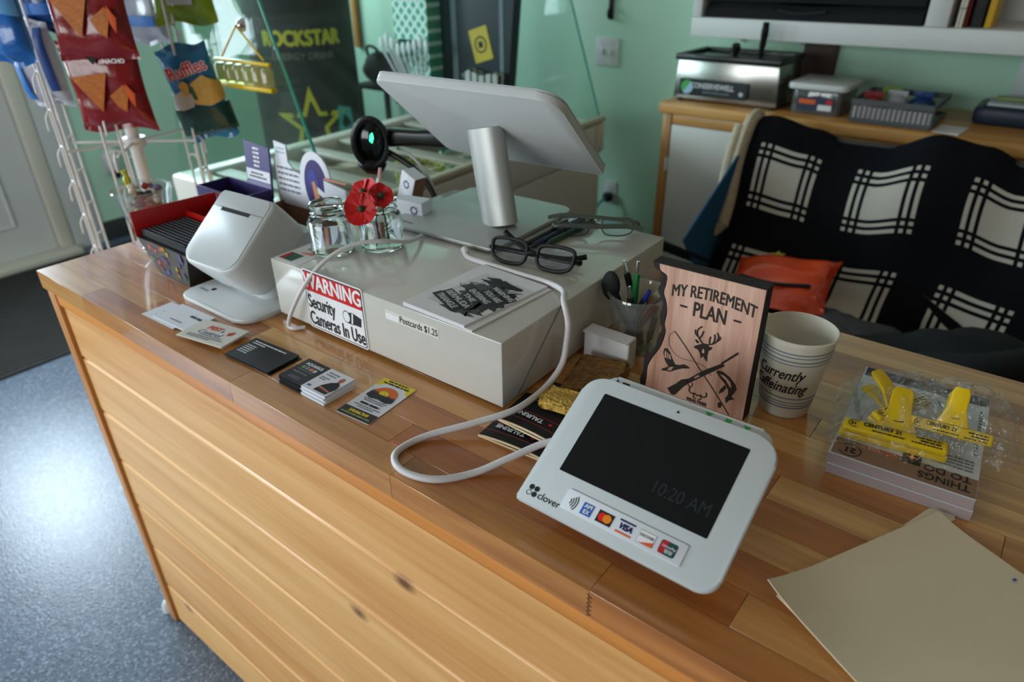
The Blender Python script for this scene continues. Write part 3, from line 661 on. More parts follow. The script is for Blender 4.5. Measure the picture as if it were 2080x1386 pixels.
for x, z, l, r in ((.38, 1.075, .05, .014), (.475, 1.075, .125, .0115)):
    s = thing('scoop', 'black handled scoop standing upright in the heated well' if l > .1 else 'short black knob handled scoop lying in the heated well', 'scoop', (x, 2.225, 1.075))
    mk('handle', tube([(x, 2.225, z+.012), (x+.008, 2.215, z+l*.6), (x+.012, 2.205, z+l)], [r*.8, r, r*1.15, r], 10), BLACK, s); mk('ladle', lathe([(0, 0), (.02, 0), (.022, .01), (.008, .016), (0, .016)], 12, (x, 2.225), 1.0745), STEEL, s)
# plastic tub, basket, device
t = thing('plastic_tub', 'clear plastic tub with white lid and orange label on the oak cabinet', 'tub', (.70, 2.33, .92))
mk('box', prism(rr(.17, .2, .02, 4, .615, 2.2), .9205, 1.0, .004), clear('tub_plastic', '#c9ccd0', .06, .35, '#8f8f94'), t)
mk('lid', prism(rr(.20, .23, .025, 4, .6, 2.185), 1.0005, 1.022, .006), mat('lid_plastic', '#d6d7d8', .35), t)
mk('label', box(.64, .76, 2.1975, 2.1992, .935, .978), mat('label_navy', '#2c3350', .5), t, smooth=0); mk('label_band', box(.645, .70, 2.1965, 2.1974, .955, .97), ORANGE, t, smooth=0); mk('barcode', box(.71, .755, 2.1965, 2.1974, .937, .955), PAPER, t, smooth=0); mk('label_logo', box(.735, .755, 2.1965, 2.1974, .958, .972), RED, t, smooth=0)
t = thing('plastic_basket', 'grey slotted plastic basket of odds and ends on the oak cabinet', 'basket', (.95, 2.28, .92))
BK = mat('basket_grey', '#55585c', .5); bx, byy = (.825, 1.07), (2.15, 2.42)
mk('base', box(bx[0]+.006, bx[1]-.006, byy[0]+.006, byy[1]-.006, .9205, .926), BK, t, smooth=0)
bm = B()
for a, b in ((.926, .936), (.978, .995)):
    box(bx[0], bx[1], byy[0], byy[0]+.005, a, b, bm=bm); box(bx[0], bx[1], byy[1]-.005, byy[1], a, b, bm=bm); box(bx[0], bx[0]+.005, byy[0], byy[1], a, b, bm=bm); box(bx[1]-.005, bx[1], byy[0], byy[1], a, b, bm=bm)
mk('rim', bm, BK, t, smooth=0)
for k in range(17):
    x = bx[0]+.003+k*.0148; mk('slat', box(x, x+.005, byy[0]+.0005, byy[0]+.0045, .936, .978), BK, t, smooth=0)
mk('lining', box(bx[0]+.008, bx[1]-.008, byy[0]+.008, byy[0]+.011, .927, .972), PAPER, t, smooth=0)
for k, (x, y, c, lab) in enumerate(((.87, 2.24, FRED, 'small red foil packet in the grey basket'), (.93, 2.30, FSILV, 'small silver foil packet in the grey basket'), (1.0, 2.33, FNAVY, 'small navy foil packet in the grey basket'), (.90, 2.36, FGRN, 'small green foil packet in the grey basket'))):
    t = thing('snack_packet', lab, 'packet', (x, y, .927)); mk('pouch', blob((x, y, .9625), (.04, .035, .035), k, .05, 8), c, t); mk('seal', box(x-.03, x+.03, y-.004, y+.004, .99, 1.008), c, t, smooth=0)
t = thing('paper_scrap', 'loose white paper scrap beside the grey basket', 'paper', (1.12, 2.21, .92)); mk('sheet', prism([(1.075, 2.15), (1.15, 2.14), (1.16, 2.27), (1.08, 2.28)], .9203, .9215), PAPER, t, smooth=0)
mk('fold', prism([(1.15, 2.14), (1.155, 2.2), (1.12, 2.15)], .9216, .9226), PAPER, t, smooth=0)
t = thing('card_imprinter', 'navy blue label printer with a grey keypad on the oak cabinet', 'device', (1.25, 2.42, .92))
mk('body', prism(rr(.24, .2, .03, 4, 1.15, 2.34), .9205, .975, .012), mat('navy_plastic', '#1d2942', .4), t); mk('keypad', box(1.18, 1.37, 2.37, 2.45, .9755, .984, .003), GREYW, t); mk('display', box(1.19, 1.36, 2.47, 2.51, .9755, .99, .003), mat('lcd', '#7f8a3a', .3), t)
t = thing('clipboard_sign', 'pale grey notice board leaning on the wall above the cabinet', 'notice', (1.33, 2.55, .92)); mk('board', box(1.22, 1.5, 2.575, 2.585, .9205, 1.12, .002), GREYW, t); mk('clip', box(1.33, 1.39, 2.566, 2.5745, 1.09, 1.115, .003), CHROME, t)
t = thing('hanging_plank', 'dark brown wooden board hanging on the wall under the shelf', 'board', (.58, 2.58, .95))
mk('board', prism(rr(.125, .21, (.02, .02, .004, .004), 5, .515, .93), 0, .015, .002), wood('dark_walnut', '#2c1710', '#4a2a1c', 2, .6), t, fr((0, 2.598, 0), (1, 0, 0), (0, 0, 1))); mk('nail', lathe([(0, 0), (.004, 0), (.004, .003), (0, .004)], 8), CHROME, t, fr((.577, 2.583, 1.128), (1, 0, 0), (0, 0, 1)))
for x in (.26, .5):
    t = thing('wall_hook', 'small clear adhesive hook on the green wall over the heated well', 'hook', (x, 2.595, 1.09), 'adhesive hooks over the heated well'); mk('pad', prism(rr(.022, .04, .004, 3, x-.011, 1.09), 0, .004, .001), WHITE, t, fr((0, 2.5995, 0), (1, 0, 0), (0, 0, 1))); mk('hook', tube([(x, 2.595, 1.105), (x, 2.58, 1.098), (x, 2.578, 1.108)], .003, 6, 3), WHITE, t)

# ================================================================== CAMP CHAIR AND BLANKET
ch = thing('camping_chair', 'wide folding camp chair with blue canvas sides behind the counter', 'chair', (1.15, 1.65, 0))
CX0, CX1 = .60, 1.78
def backf(u, v): return (CX0+.02+u*(CX1-CX0-.04), 1.93-.24*v-.03*sin(pi*u)*0+.03*sin(pi*u), .90-.48*v)
mk('backrest', sheet(backf, 12, 8, .006), NAVYF, ch)
mk('seat', sheet(lambda u, v: (CX0+.02+u*(CX1-CX0-.04), 1.69-.52*v, .43-.05*sin(pi*v)*sin(pi*u)+.03*v), 12, 8, .006), NAVYF, ch)
def wing(x): return [(x, 1.82, .845), (x, 1.47, .665), (x, 1.62, .50), (x, 1.88, .41), (x, 1.95, .80)]
for x in (CX0-.006, CX1):
    P = wing(x); bm = B(); a = [bm.verts.new(p) for p in P]; b = [bm.verts.new((p[0]+.005, p[1], p[2])) for p in P]; bm.faces.new(a[::-1]); bm.faces.new(b)
    for i in range(5): bm.faces.new((a[i], a[(i+1) % 5], b[(i+1) % 5], b[i]))
    mk('side_panel', bm, BLUEF, ch, smooth=0)
    xs = x-.02 if x < 1 else x+.025
    mk('armrest', sheet(lambda u, v, xs=xs: (xs-.025+.05*u, 1.28+.40*v, .735-.20*v-.02*sin(pi*u)), 6, 8, .008), NAVYF, ch)
    for p0, p1 in (((xs, 1.22, .0), (xs, 1.85, .62)), ((xs, 1.92, .0), (xs, 1.24, .47)), ((xs, 1.26, .0155), (xs, 1.26, .73)), ((xs, 1.94, .0155), (xs, 1.945, .90))):
        mk('frame_tube', cone(p0, p1, .009, .009, 8), DKGREY, ch)
for p0, p1 in (((CX0-.02, 1.24, .44), (CX1+.02, 1.22, .10)), ((CX1+.02, 1.24, .44), (CX0-.02, 1.22, .10)), ((CX0-.02, 1.945, .90), (CX1+.02, 1.945, .90))): mk('frame_tube', cone(p0, p1, .009, .009, 8), DKGREY, ch)
TOPX = [(.56, .90), (.655, .918), (.79, .892), (.876, .868), (1.0, .868), (1.13, .920), (1.25, .902), (1.36, .860), (1.55, .87), (1.8, .90)]
def topz(x):
    for (a, za), (b, zb) in zip(TOPX, TOPX[1:]):
        if x <= b: s = (x-a)/(b-a); s = s*s*(3-2*s); return za+(zb-za)*s
    return TOPX[-1][1]
def drape(u, v):
    x = .605+u*1.12; L_ = v*1.22-.16           # arc length from the top fold; negative = hanging behind
    zt = topz(x)+.012
    if L_ < -.02: y, z = 1.985, zt+L_*.98+.012
    elif L_ < .02: a = (L_+.02)/.04*pi; y, z = 1.955+.03*cos(a), zt+.012*sin(a)*1.2
    elif L_ < .50: s = (L_-.02)/.48; y, z = 1.925-.25*s+.012*sin(9*x+5*s), zt-(zt-.475)*s+.01*sin(7*x)*s
    else: s = L_-.50; y, z = 1.675-s*.95, .475-.02*sin(min(1, s/.2)*pi/2)+.012*sin(14*x+9*s)
    x += -.07*max(0, L_)*(1-u)*0+.05*(.5-u)*max(0, L_)
    return (x+.006*sin(20*v), y-.012-.008*sin(16*u+2*v), z+.012)
bl = thing('plaid_blanket', 'black and white plaid fleece blanket draped over the camp chair', 'blanket', (1.15, 1.75, .44))
mk('fleece', sheet(drape, 60, 70, .006, uv=lambda u, v: (u*1.12/.30+.033, v*1.22/.30+.383)), PLAID, bl)
def sh(v):
    x, y, z = drape(0, v); return Vector((x-.012, y-.006, z))
mk('sherpa_edge', tube([sh(.10+.31*k/14) for k in range(15)], .024, 10, 3, flat=(.8, 1.2)), SHERPA, bl)
mk('sherpa_fold', tube([sh(.15+.25*k/10)+Vector((-.026, -.016, -.004)) for k in range(11)]+[sh(.41)+Vector((-.012, -.02, -.012)), sh(.39)+Vector((.012, -.028, .0))], .017, 10, 3), SHERPA, bl)
# orange snack bag and grey cloth on the seat
def pillow(c, ax, ay, az, w, h, d, seed, nu=18, nv=14):
    """crimped foil bag: pillow centred c, width axis ax, height axis ay, depth axis az"""
    ax, ay, az, c = map(Vector, (ax, ay, az, c)); rnd = random.Random(seed); ph = [rnd.uniform(0, 6) for _ in range(4)]
    bm = B(); S_ = {}
    for side in (1, -1):
        for i in range(nu+1):
            for j in range(nv+1):
                u, v = i/nu*2-1, j/nv*2-1
                e = max(0, 1-u**6)*max(0, 1-(abs(v)/.9)**4) if abs(v) < .9 else 0
                b_ = d/2*e**.6*(1+.10*sin(5*u+ph[0]+3*v)+.08*sin(9*v+ph[1]))+.0008
                ww = 1-.07*(1-v*v)*(1 if abs(v) < .9 else .3)
                edge = i in (0, nu) or j in (0, nv)
                if edge and side < 0: S_[side, i, j] = S_[1, i, j]; continue
                S_[side, i, j] = bm.verts.new(c+ax*u*w/2*ww+ay*(v*h/2+.006*sin(4*u+ph[2]))+az*(side*b_ if not edge else .004*sin(6*u+ph[3])))
    for side in (1, -1):
        for i in range(nu):
            for j in range(nv):
                q = [S_[side, i, j], S_[side, i+1, j], S_[side, i+1, j+1], S_[side, i, j+1]]
                bm.faces.new(q if side > 0 else q[::-1])
    return bm
t = thing('snack_bag', 'orange snack bag lying on the blanket of the camp chair', 'snack bag', (.875, 1.555, .53))
mk('pouch', pillow((.875, 1.555, .567), (.97, .05, .16), (-.10, .88, .32), (0, -.3, .95), .30, .24, .085, 4), FORG, t)
mk('print_stripe', tube([(.775, 1.50, .588), (.875, 1.48, .595), (.975, 1.495, .609)], .006, 6, 4), BLACKM, t)
mk('print_logo', prism(star(.025, .014, 6), 0, .0015), mat('logo_lime', '#a9a53a', .5), t, fr((.83, 1.635, .6155), (.97, .05, .16), (-.1, .88, .32)))
t = thing('grey_cloth', 'crumpled dark grey cloth on the chair seat beside the orange bag', 'cloth', (1.02, 1.45, .475))
mk('heap', blob((1.09, 1.44, .515), (.13, .12, .042), 5, .1, 16, 5), GREYF, t); mk('fold', tube([(1.01, 1.38, .535), (1.08, 1.36, .552), (1.16, 1.40, .542)], .014), GREYF, t)
t = thing('black_jacket', 'black jacket heaped on the chair arm and seat', 'jacket', (1.45, 1.3, .47))
mk('body', blob((1.42, 1.33, .55), (.26, .16, .085), 8, .09, 18, 4), DARKF, t); mk('sleeve', tube([(1.30, 1.20, .60), (1.42, 1.16, .66), (1.52, 1.22, .68), (1.62, 1.32, .62)], .045, 10), DARKF, t)
for k in range(3): mk('snap_button', lathe([(0, 0), (.008, 0), (.006, .005), (0, .006)], 10, (1.36+.012*k, 1.235-.05*k), .615+.02*k), CHROME, t)

# ================================================================== SNACK RACK
RX0, RY0 = -.52, .46
rk = thing('snack_rack', 'white wire clip-strip snack rack standing past the counter end', 'rack', (RX0, RY0, 0))
mk('base_plate', lathe([(0, 0), (.2, 0), (.2, .012), (.03, .03), (0, .03)], 32, (RX0, RY0)), WIRE, rk)
mk('pole', lathe([(0, .0305), (.016, .0305), (.016, 1.75), (0, 1.75)], 16, (RX0, RY0)), WIRE, rk)
for z in (.14, 1.0, 1.70):
    mk('collar', lathe([(.0165, -.012), (.028, -.012), (.028, .012), (.0165, .012), (.0165, -.012)], 16, (RX0, RY0), z), WIRE, rk)
STR = []
for k, a in enumerate((-100, -40, 40, 100, 160, 220)):
    dx, dy = cos(radians(a)), sin(radians(a)); R_ = .165; tx, ty = -dy, dx
    sp = mk('strip', tube([(RX0+dx*R_+tx*.018, RY0+dy*R_+ty*.018, .14), (RX0+dx*R_+tx*.018, RY0+dy*R_+ty*.018, 1.70), (RX0+dx*R_-tx*.018, RY0+dy*R_-ty*.018, 1.70), (RX0+dx*R_-tx*.018, RY0+dy*R_-ty*.018, .14)], .0032, 6, 1, True), WIRE, rk)
    Mc = T(RX0, RY0, 0) @ RZ(a)
    for j in range(17):
        z = .22+j*.088
        if k == 0 and j == 0:
            bm = tube([(R_, .018, 0), (R_+.002, 0, .004), (R_, -.018, 0)], .0026, 5, 2); tube([(R_+.002, 0, .004), (R_+.014, -.002, -.014), (R_+.016, -.002, -.045)], .0026, 5, 2, bm=bm)
            CLIPM = mk('clip', bm, WIRE, sp, Mc @ T(0, 0, z)).data
        else:
            o = bpy.data.objects.new('clip', CLIPM); put(o, Mc @ T(0, 0, z), sp)
    for z in (.14, 1.0, 1.70): mk('arm', cone((RX0+dx*.0285, RY0+dy*.0285, z), (RX0+dx*(R_-.004), RY0+dy*(R_-.004), z), .0035, .0035, 6), WIRE, rk)
def chips(name, label, c, yaw, tilt, w, h, d, body, seed, decor=None, group=None, ry=0):
    M = T(*c) @ RZ(yaw) @ RX(tilt) @ RY(ry)
    t = thing(name, label, 'snack bag', (M @ Vector((0, 0, -h/2))), group)
    mk('pouch', pillow((0, 0, 0), (1, 0, 0), (0, 0, 1), (0, -1, 0), w, h, d, seed, 24, 20), body, t, M)
    F_ = M @ fr((0, -d/2-.001, 0), (1, 0, 0), (0, 0, 1))
    def dome(pts, z=.0): return pts
    def pr(nm, pts, mt, lift=0):
        bm = prism(pts, 0, .0012); bmesh.ops.triangulate(bm, faces=bm.faces[:])
        for _ in range(3): bmesh.ops.subdivide_edges(bm, edges=[e for e in bm.edges if e.calc_length() > .006], cuts=1); bmesh.ops.triangulate(bm, faces=bm.faces[:])
        for v in bm.verts:
            u, q = v.co.x/(w/2), v.co.y/(h/2); e = max(0, 1-u**6)*max(0, 1-(abs(q)/.9)**4) if abs(q) < .9 else 0
            v.co.z += -(d/2)*(1-e**.6*1.10)+.0045+lift
        mk(nm, bm, mt, t, F_, smooth=60)
    if decor: decor(pr, t, F_, w, h, d)
    return t
def dec_tort(pr, t, F_, w, h, d):
    pr('printed_chip', [(-.062*w/.17, .03), (.018, .038), (-.015, -.048)], CHIP); pr('printed_chip', [(.012, -.012), (.048, .012), (.056, .0), (.038, -.05), (.022, -.035)], CHIP, .0006)
    pr('printed_flame', [(.052, .015), (.066, -.01), (.06, -.04), (.052, -.02)], mat('flame_print', '#d8571e', .5), .0008)
    pr('printed_badge', [(-.03, .086), (.02, .086), (-.004, .055)], BLACKM)
    text('NACHO', .013, PAPER, t, F_, .042, .062, .006, bold=.0004)
def dec_ruff(pr, t, F_, w, h, d):
    pr('printed_lower', [(-.07, -.03), (-.02, -.02), (.03, -.035), (.072, -.028), (.072, -.098), (-.07, -.098)], FTEAL)
    pr('printed_chip', [(-.065, -.022), (-.05, .01), (-.02, .02), (0, .0), (-.01, -.025), (-.04, -.03)], mat('cream_dip_print', '#b9b7ae', .6), .0008)
    pr('printed_chip', [(-.005, -.02), (.0, .03), (.035, .045), (.068, .02), (.066, -.022), (.03, -.03)], CHIPY, .001); pr('printed_chip', [(-.03, .03), (-.015, .04), (-.005, .03), (-.012, .0), (-.022, .005)], CHIPY, .0016); pr('printed_leaf', [(-.006, .03), (.004, .02), (.006, -.01), (-.004, -.008)], mat('leaf_print', '#33552a', .6), .002)
    text('Ruffles', .042, PAPER, t, F_, .004, .062, .0058, bold=.0022, sx=.9, rot=8); text('Ruffles', .042, RED, t, F_, .004, .062, .0063, bold=.0006, sx=.9, rot=8)
fx = RX0+.165*cos(radians(-62)); fy = RY0+.165*sin(radians(-62))
chips('chip_bag', 'red tortilla chip bag hanging highest on the front strip of the rack', (-.348, .366, 1.318), 42, -2, .172, .20, .05, FRED, 1, dec_tort, 'red tortilla chip bags')
chips('chip_bag', 'red tortilla chip bag hanging under another red bag on the rack', (-.374, .374, 1.162), 42, 5, .172, .20, .05, FRED, 2, dec_tort, 'red tortilla chip bags')
chips('chip_bag', 'blue ridged chip bag with red lettering hanging tilted on the rack', (-.375, .585, 1.118), 45, 4, .128, .235, .045, FSKY, 3, dec_ruff, ry=-9)
def dec_stripe(pr, t, F_, w, h, d): pr('printed_band', [(-.065, -.055), (.065, -.055), (.065, -.03), (-.065, -.03)], mat('band_blue', '#2c6bb5', .5))
chips('chip_bag', 'silver chip bag with blue band behind the red bags', (-.60, .60, 1.32), 15, 0, .15, .20, .045, FSILV, 5, dec_stripe)
def dec_lab(pr, t, F_, w, h, d): pr('printed_panel', [(-.03, -.06), (.03, -.06), (.03, -.02), (-.03, -.02)], GREYW)
chips('chip_bag', 'lime green chip bag hanging above the blue ridged chip bag', (-.385, .605, 1.382), 42, 2, .15, .21, .045, FGRN, 6, dec_lab)
def dec_wave(pr, t, F_, w, h, d): pr('printed_wave', [(-.07, -.02), (0, .02), (.07, -.01), (.07, .03), (0, .05), (-.07, .02)], mat('wave_blue', '#5fa0d8', .5))
def dec_side(pr, t, F_, w, h, d): pr('printed_side', [(-.056, -.085), (-.03, -.085), (-.03, .085), (-.056, .085)], mat('side_blue', '#2a6fb8', .4)); pr('printed_side', [(.035, -.06), (.055, -.06), (.055, .085), (.035, .085)], mat('side_navy', '#1c3f7c', .4))
chips('chip_bag', 'bright blue chip bag hanging nearest the entrance door', (-.50, .237, 1.325), 22, 3, .13, .22, .05, FBLUE, 7, dec_wave)
chips('chip_bag', 'navy blue chip bag hanging behind the bright blue bag', (-.65, .375, 1.36), 30, 0, .12, .20, .04, FNAVY, 8, dec_stripe)
chips('chip_bag', 'silver chip bag with a blue side hanging low on the door side of the rack', (-.66, .345, 1.195), 25, 4, .12, .20, .045, FSILV, 9, dec_side)

# ================================================================== CASH DRAWER
A = radians(.838); DX = Vector((cos(A), sin(A), 0)); DY = Vector((-sin(A), cos(A), 0)); DO = Vector((.51294, .16053, ZT)); DW, DD, DH = .4426, .4215, .098
FD = fr(DO, DX, DY)                                  # drawer plan frame
FDF = fr(DO+Vector((0, 0, .0)), DX, (0, 0, 1))       # front face: x along, y up, n outward
FDT = fr(DO+Vector((0, 0, DH)), DX, DY)              # top face
dr = thing('cash_drawer', 'white metal cash drawer box under the point of sale screen', 'cash drawer', DO+DX*DW/2+DY*DD/2)
mk('housing', box(0, DW, 0, DD, .006, DH, .0022, 2), WHITE_G, dr, FD)
for x in (.03, DW-.03):
    for y in (.03, DD-.03): mk('foot', lathe([(0, .0003), (.012, .0003), (.012, .0058), (0, .0058)], 12), BLACK, dr, FD @ T(x, y, 0))
mk('drawer_front', box(.012, DW-.012, DD+.0003, DD+.012, .014, DH-.012, .003), WHITE_G, dr, FD)
FDS = fr(DO+DX*DW, DY, (0, 0, 1))
mk('seam_line', prism([(.1245, .0978), (.128, .0978), (.029, .0065), (.0255, .0065)], .0001, .0004), mat('seam_grey', '#8c877c', .6), dr, FDS, smooth=0)
# warning sign stuck on the customer side
sk = mk('warning_sticker', prism(rr(.1285, .0955, .005, 4, .0755, .0065), .0002, .0012), PAPER, dr, FDF, smooth=0)
FK = FDF @ T(.0755, .0065, .0012); W_, H_ = .1285, .0955
mk('border', prism(rr(W_-.004, H_-.004, .004, 4, .002, .002), .0001, .0002), INK, sk, FK, smooth=0)
mk('field', prism(rr(W_-.0070, H_-.0070, .0034, 4, .0035, .0035), .0002, .00032), PAPER, sk, FK, smooth=0)
mk('red_band', prism(rect(.0035, .062, W_-.0035, H_-.0035), .00032, .00045), RED, sk, FK, smooth=0)
text('WARNING', .0325, PAPER, sk, FK, W_/2, .0775, .0005, bold=.0007, sx=.78)
text('Security', .031, INK, sk, FK, .006, .0440, .0004, al='LEFT', bold=.0006, sx=.585)
text('Cameras In Use', .031, INK, sk, FK, W_/2, .0165, .0004, bold=.0006, sx=.60)
cm = [(.086, .038), (.092, .050), (.103, .0525), (.121, .048), (.119, .034), (.107, .034), (.099, .0325), (.089, .033)]
mk('camera_picture', prism(cm, .00034, .0005), INK, sk, FK, smooth=0); mk('camera_picture_ring', prism(circ(.0895, .0425, .0080, 16, .0098), .00034, .0005), INK, sk, FK, smooth=0); mk('camera_picture_face', prism(circ(.0895, .0425, .0068, 14, .0085), .0005, .0006), PAPER, sk, FK, smooth=0); mk('camera_picture_band', prism([(.0985, .034), (.1015, .034), (.1045, .0515), (.1015, .0515)], .0005, .0006), PAPER, sk, FK, smooth=0)
text('Postcards $1.25', .0135, INK, dr, FDF, .2725, .0775, .0006, al='LEFT', sx=.78)
mk('price_label', prism(rect(.246, .0705, .3415, .0855), .0001, .0003), mat('clear_label', '#dcd8d0', .2), dr, FDF, smooth=0)
mk('label_end', prism(rect(.2465, .0715, .2705, .0805), .0003, .0004), PAPER, dr, FDF, smooth=0)
cs = mk('card_sticker', prism(rr(.055, .075, .003, 3, .004, .004), .0001, .0004), PAPER, dr, FDT, smooth=0)
mk('mark', prism(rect(.0085, .010, .038, .034), .0004, .0006), mat('deep_teal_mark', '#1f5a4c', .4), cs, FDT, smooth=0); mk('mark_red', prism([(.0085, .010), (.018, .010), (.015, .034), (.0085, .034)], .0006, .0007), RED, cs, FDT, smooth=0)
mk('mark_orange', prism([(.02, .040), (.047, .040), (.047, .052)], .0004, .0006), ORANGE, cs, FDT, smooth=0); text('DISCOVER', .007, INK, cs, FDT, .033, .056, .0006, sx=.8); mk('mark_bar', prism(rect(.012, .066, .045, .070), .0004, .0006), ORANGE, cs, FDT, smooth=0)

# ================================================================== POINT OF SALE SCREEN
ZD = ZT+DH
ps = thing('point_of_sale_screen', 'white touch screen on a silver stand seen from behind', 'screen', (.663, .475, ZD))
FB = fr((.553, .360, ZD), (.9995, .03, 0), (-.03, .9995, 0))
mk('base', prism(rr(.226, .232, (.012, .012, .022, .012), 5), .004, .0095, .0018), SILVER, ps, FB)
mk('base_pad', prism(rr(.20, .206, .012, 4, .013, .013), .0003, .0039), BLACKM, ps, FB)
text('clover', .0095, INKG, ps, FB, .024, .016, .0097, al='LEFT'); 
for a in range(4): mk('logo_leaf', prism(circ(.0185+.0024*cos(pi/4+a*pi/2), .0165+.0024*sin(pi/4+a*pi/2), .0021, 10), .0096, .0099), INK, ps, FB, smooth=0)
PX = Vector((.985, .171, -.03)).normalized(); PY = Vector((.155, -.787, .597)); FP = fr((.528, .550, 1.111), PX, PY); PW, PH = .3003, .2509
# back shell (n points towards the customer and down); glass on the other side
mk('back_shell', prism(rr(PW, PH, (.014, .006, .032, .012), 7), -.0125, 0, .0022), WHITE, ps, FP)
mk('bezel', prism(rr(PW, PH, (.014, .006, .032, .012), 7), -.0155, -.0128, .001), GREYW, ps, FP)
mk('touch_panel', prism(rr(PW-.03, PH-.05, .002, 2, .015, .03), -.0163, -.0156), SCREEN, ps, FP, smooth=0)
n0 = Vector((.716, .462, ZD+.0096)); n1 = Vector((.690, .470, 1.183))
nt_ = Vector((.686, .4685, 1.174))
mk('neck', tube([n0, n0.lerp(nt_, .5), nt_+(nt_-n0).normalized()*.012], .0265, 24, 1, flat=(1.28, .78)), SILVER, ps)

# ================================================================== RECEIPT PRINTER
pr_ = thing('receipt_printer', 'white cube receipt printer on a flat base beside the cash drawer', 'printer', (.415, .185, ZT))
FPB = fr((.318, .098, ZT), (1, .01, 0), (-.01, 1, 0))
mk('base', prism(rr(.188, .185, (.022, .03, .02, .02), 7), .0004, .0085, .0025), WHITE, pr_, FPB)
text('clover', .010, INKG, pr_, FPB, .012, .034, .0087, al='LEFT')
for a in range(4): mk('logo_leaf', prism(circ(.038+.0026*cos(pi/4+a*pi/2), .043+.0026*sin(pi/4+a*pi/2), .0023, 10), .0086, .0089), INK, pr_, FPB, smooth=0)
# body: tilted rounded block; face frame solved from its outline
FACE = fr((.350, .100, 1.0064), (.9982, .0593, 0), (-.0453, .762, .646)); FWd, FHt = .133, .135
def loft(secs):
    bm = B(); rings = [[bm.verts.new(p) for p in s] for s in secs]; n = len(rings[0])
    for a, b in zip(rings, rings[1:]):
        for i in range(n): bm.faces.new((a[i], a[(i+1) % n], b[(i+1) % n], b[i]))
    bm.faces.new(rings[0][::-1]); bm.faces.new(rings[-1]); return bm
def sec(inset, z, r): return [Vector((x, y, z)) for x, y in rr(FWd-2*inset, FHt-2*inset, (max(.002, r*1.1-inset), max(.002, r*1.2-inset), max(.002, r*.45-inset*.4), max(.002, r*.35-inset*.4)), 7, inset, inset)]
mk('shell', loft([sec(.010, -.086, .026), sec(.004, -.082, .026), sec(.0, -.072, .026), sec(-.001, -.03, .026), sec(-.0005, -.006, .026), sec(.0015, -.0015, .026), sec(.004, 0, .026)]), WHITE, pr_, FACE)
mk('front_cover', prism(rr(FWd-.009, FHt*.745, (.022, .026, .001, .001), 7, .0045, .0045), .0002, .0012, .0005), GREYW, pr_, FACE)
mk('paper_door', prism(rr(FWd-.009, FHt*.21, (.001, .001, .009, .007), 5, .0045, FHt*.757), .0002, .0012, .0005), GREYW, pr_, FACE)
mk('paper_slot', prism(rect(.028, FHt*.722, .098, FHt*.768), .0008, .0016), BLACKM, pr_, FACE, smooth=0)
mk('lower_shell', loft([[Vector((x, y, z)) for x, y in rr(w_, d_, .024, 6, cx-w_/2, cy-d_/2)] for z, w_, d_, cx, cy in ((ZT+.0088, .112, .115, .418, .225), (ZT+.04, .118, .125, .417, .226), (ZT+.075, .120, .10, .415, .240), (ZT+.098, .116, .06, .413, .250))]), GREYW, pr_)

# ================================================================== CUSTOMER TERMINAL
mt_ = thing('payment_terminal', 'white payment terminal with dark screen leaning toward the customer', 'payment terminal', (1.184, .12, ZT))
FM = fr((1.0813, .0288, .9607), (1, .003, .004), (-.004, .875, .485)); MW, MH = .205, .1555
RAD = (.003, .017, .025, .022)
mk('shell', prism(rr(MW, MH, RAD, 8), -.0065, -.0008, .0024), WHITE, mt_, FM)
mk('front_glass', prism(rr(MW-.002, MH-.002, RAD, 8, .001, .001), -.0007, .0, .0004), mat('white_front_glass', '#ccd2d5', .12, coat=.2), mt_, FM)
mk('screen', prism(rr(.1535, .0935, .0008, 2, .026, .0442), .0001, .0003), SCREEN, mt_, FM, smooth=0)
text('10:20 AM', .0185, mat('dim_clock', '#24282d', .4), mt_, FM, .1435, .0675, .0004, sx=.80, th=.00005)
mk('camera_dot', prism(circ(.1032, .1471, .0014, 10), .0001, .0003), INK, mt_, FM, smooth=0)
for a in range(4):
    q = pi/4+a*pi/2; LO = .0043
    if a == 2:
        bm = B()
        for k in range(14):
            u, v = 2*pi*k/14, 2*pi*(k+1)/14
            bm.faces.new([bm.verts.new((.0136+LO*cos(q)+r*cos(x), .0137+LO*sin(q)+r*sin(x), .0003)) for r, x in ((.0028, u), (.0028, v), (.0022, v), (.0022, u))])
        mk('logo_leaf', bm, INK, mt_, FM, smooth=0)
    else: mk('logo_leaf', prism(circ(.0136+LO*cos(q), .0137+LO*sin(q), .0028, 14), .0001, .0003), INK, mt_, FM, smooth=0)
text('clover', .0102, INK, mt_, FM, .0205, .0118, .0003, al='LEFT')
st = mk('card_strip', prism(rr(.1232, .0208, .001, 2, .0462, .0112), .0003, .0012, .0003), CARDW, mt_, FM)
FSX = FM @ T(0, 0, .0012)
bm = B()
for k, r in enumerate((.0035, .006, .0085, .011)):
    for j in range(8):
        u, v = radians(-38+76*j/8), radians(-38+76*(j+1)/8)
        bm.faces.new([bm.verts.new((.0505+q*cos(x)*.9, .0207+q*sin(x), .0002)) for q, x in ((r, u), (r, v), (r+.0011, v), (r+.0011, u))])
mk('contactless_mark', bm, INK, st, FSX, smooth=0)
plate('blue_mark', rect(.0668, .0143, .0778, .0262), INKB if False else mat('amex_blue', '#1f63c4', .4), st, FSX); text('AM\nEX', .0056, PAPER, st, FSX, .0726, .0203, .0005, bold=.0002)
plate('dark_mark', rect(.0833, .0146, .0992, .0262), mat('mc_dark', '#23211f', .4), st, FSX); plate('red_disc', circ(.0887, .0204, .0042, 18), mat('mc_red', '#e0241c', .4), st, FSX, .0004); plate('orange_disc', circ(.0938, .0204, .0042, 18), mat('mc_orange', '#ef8a1e', .4), st, FSX, .0006)
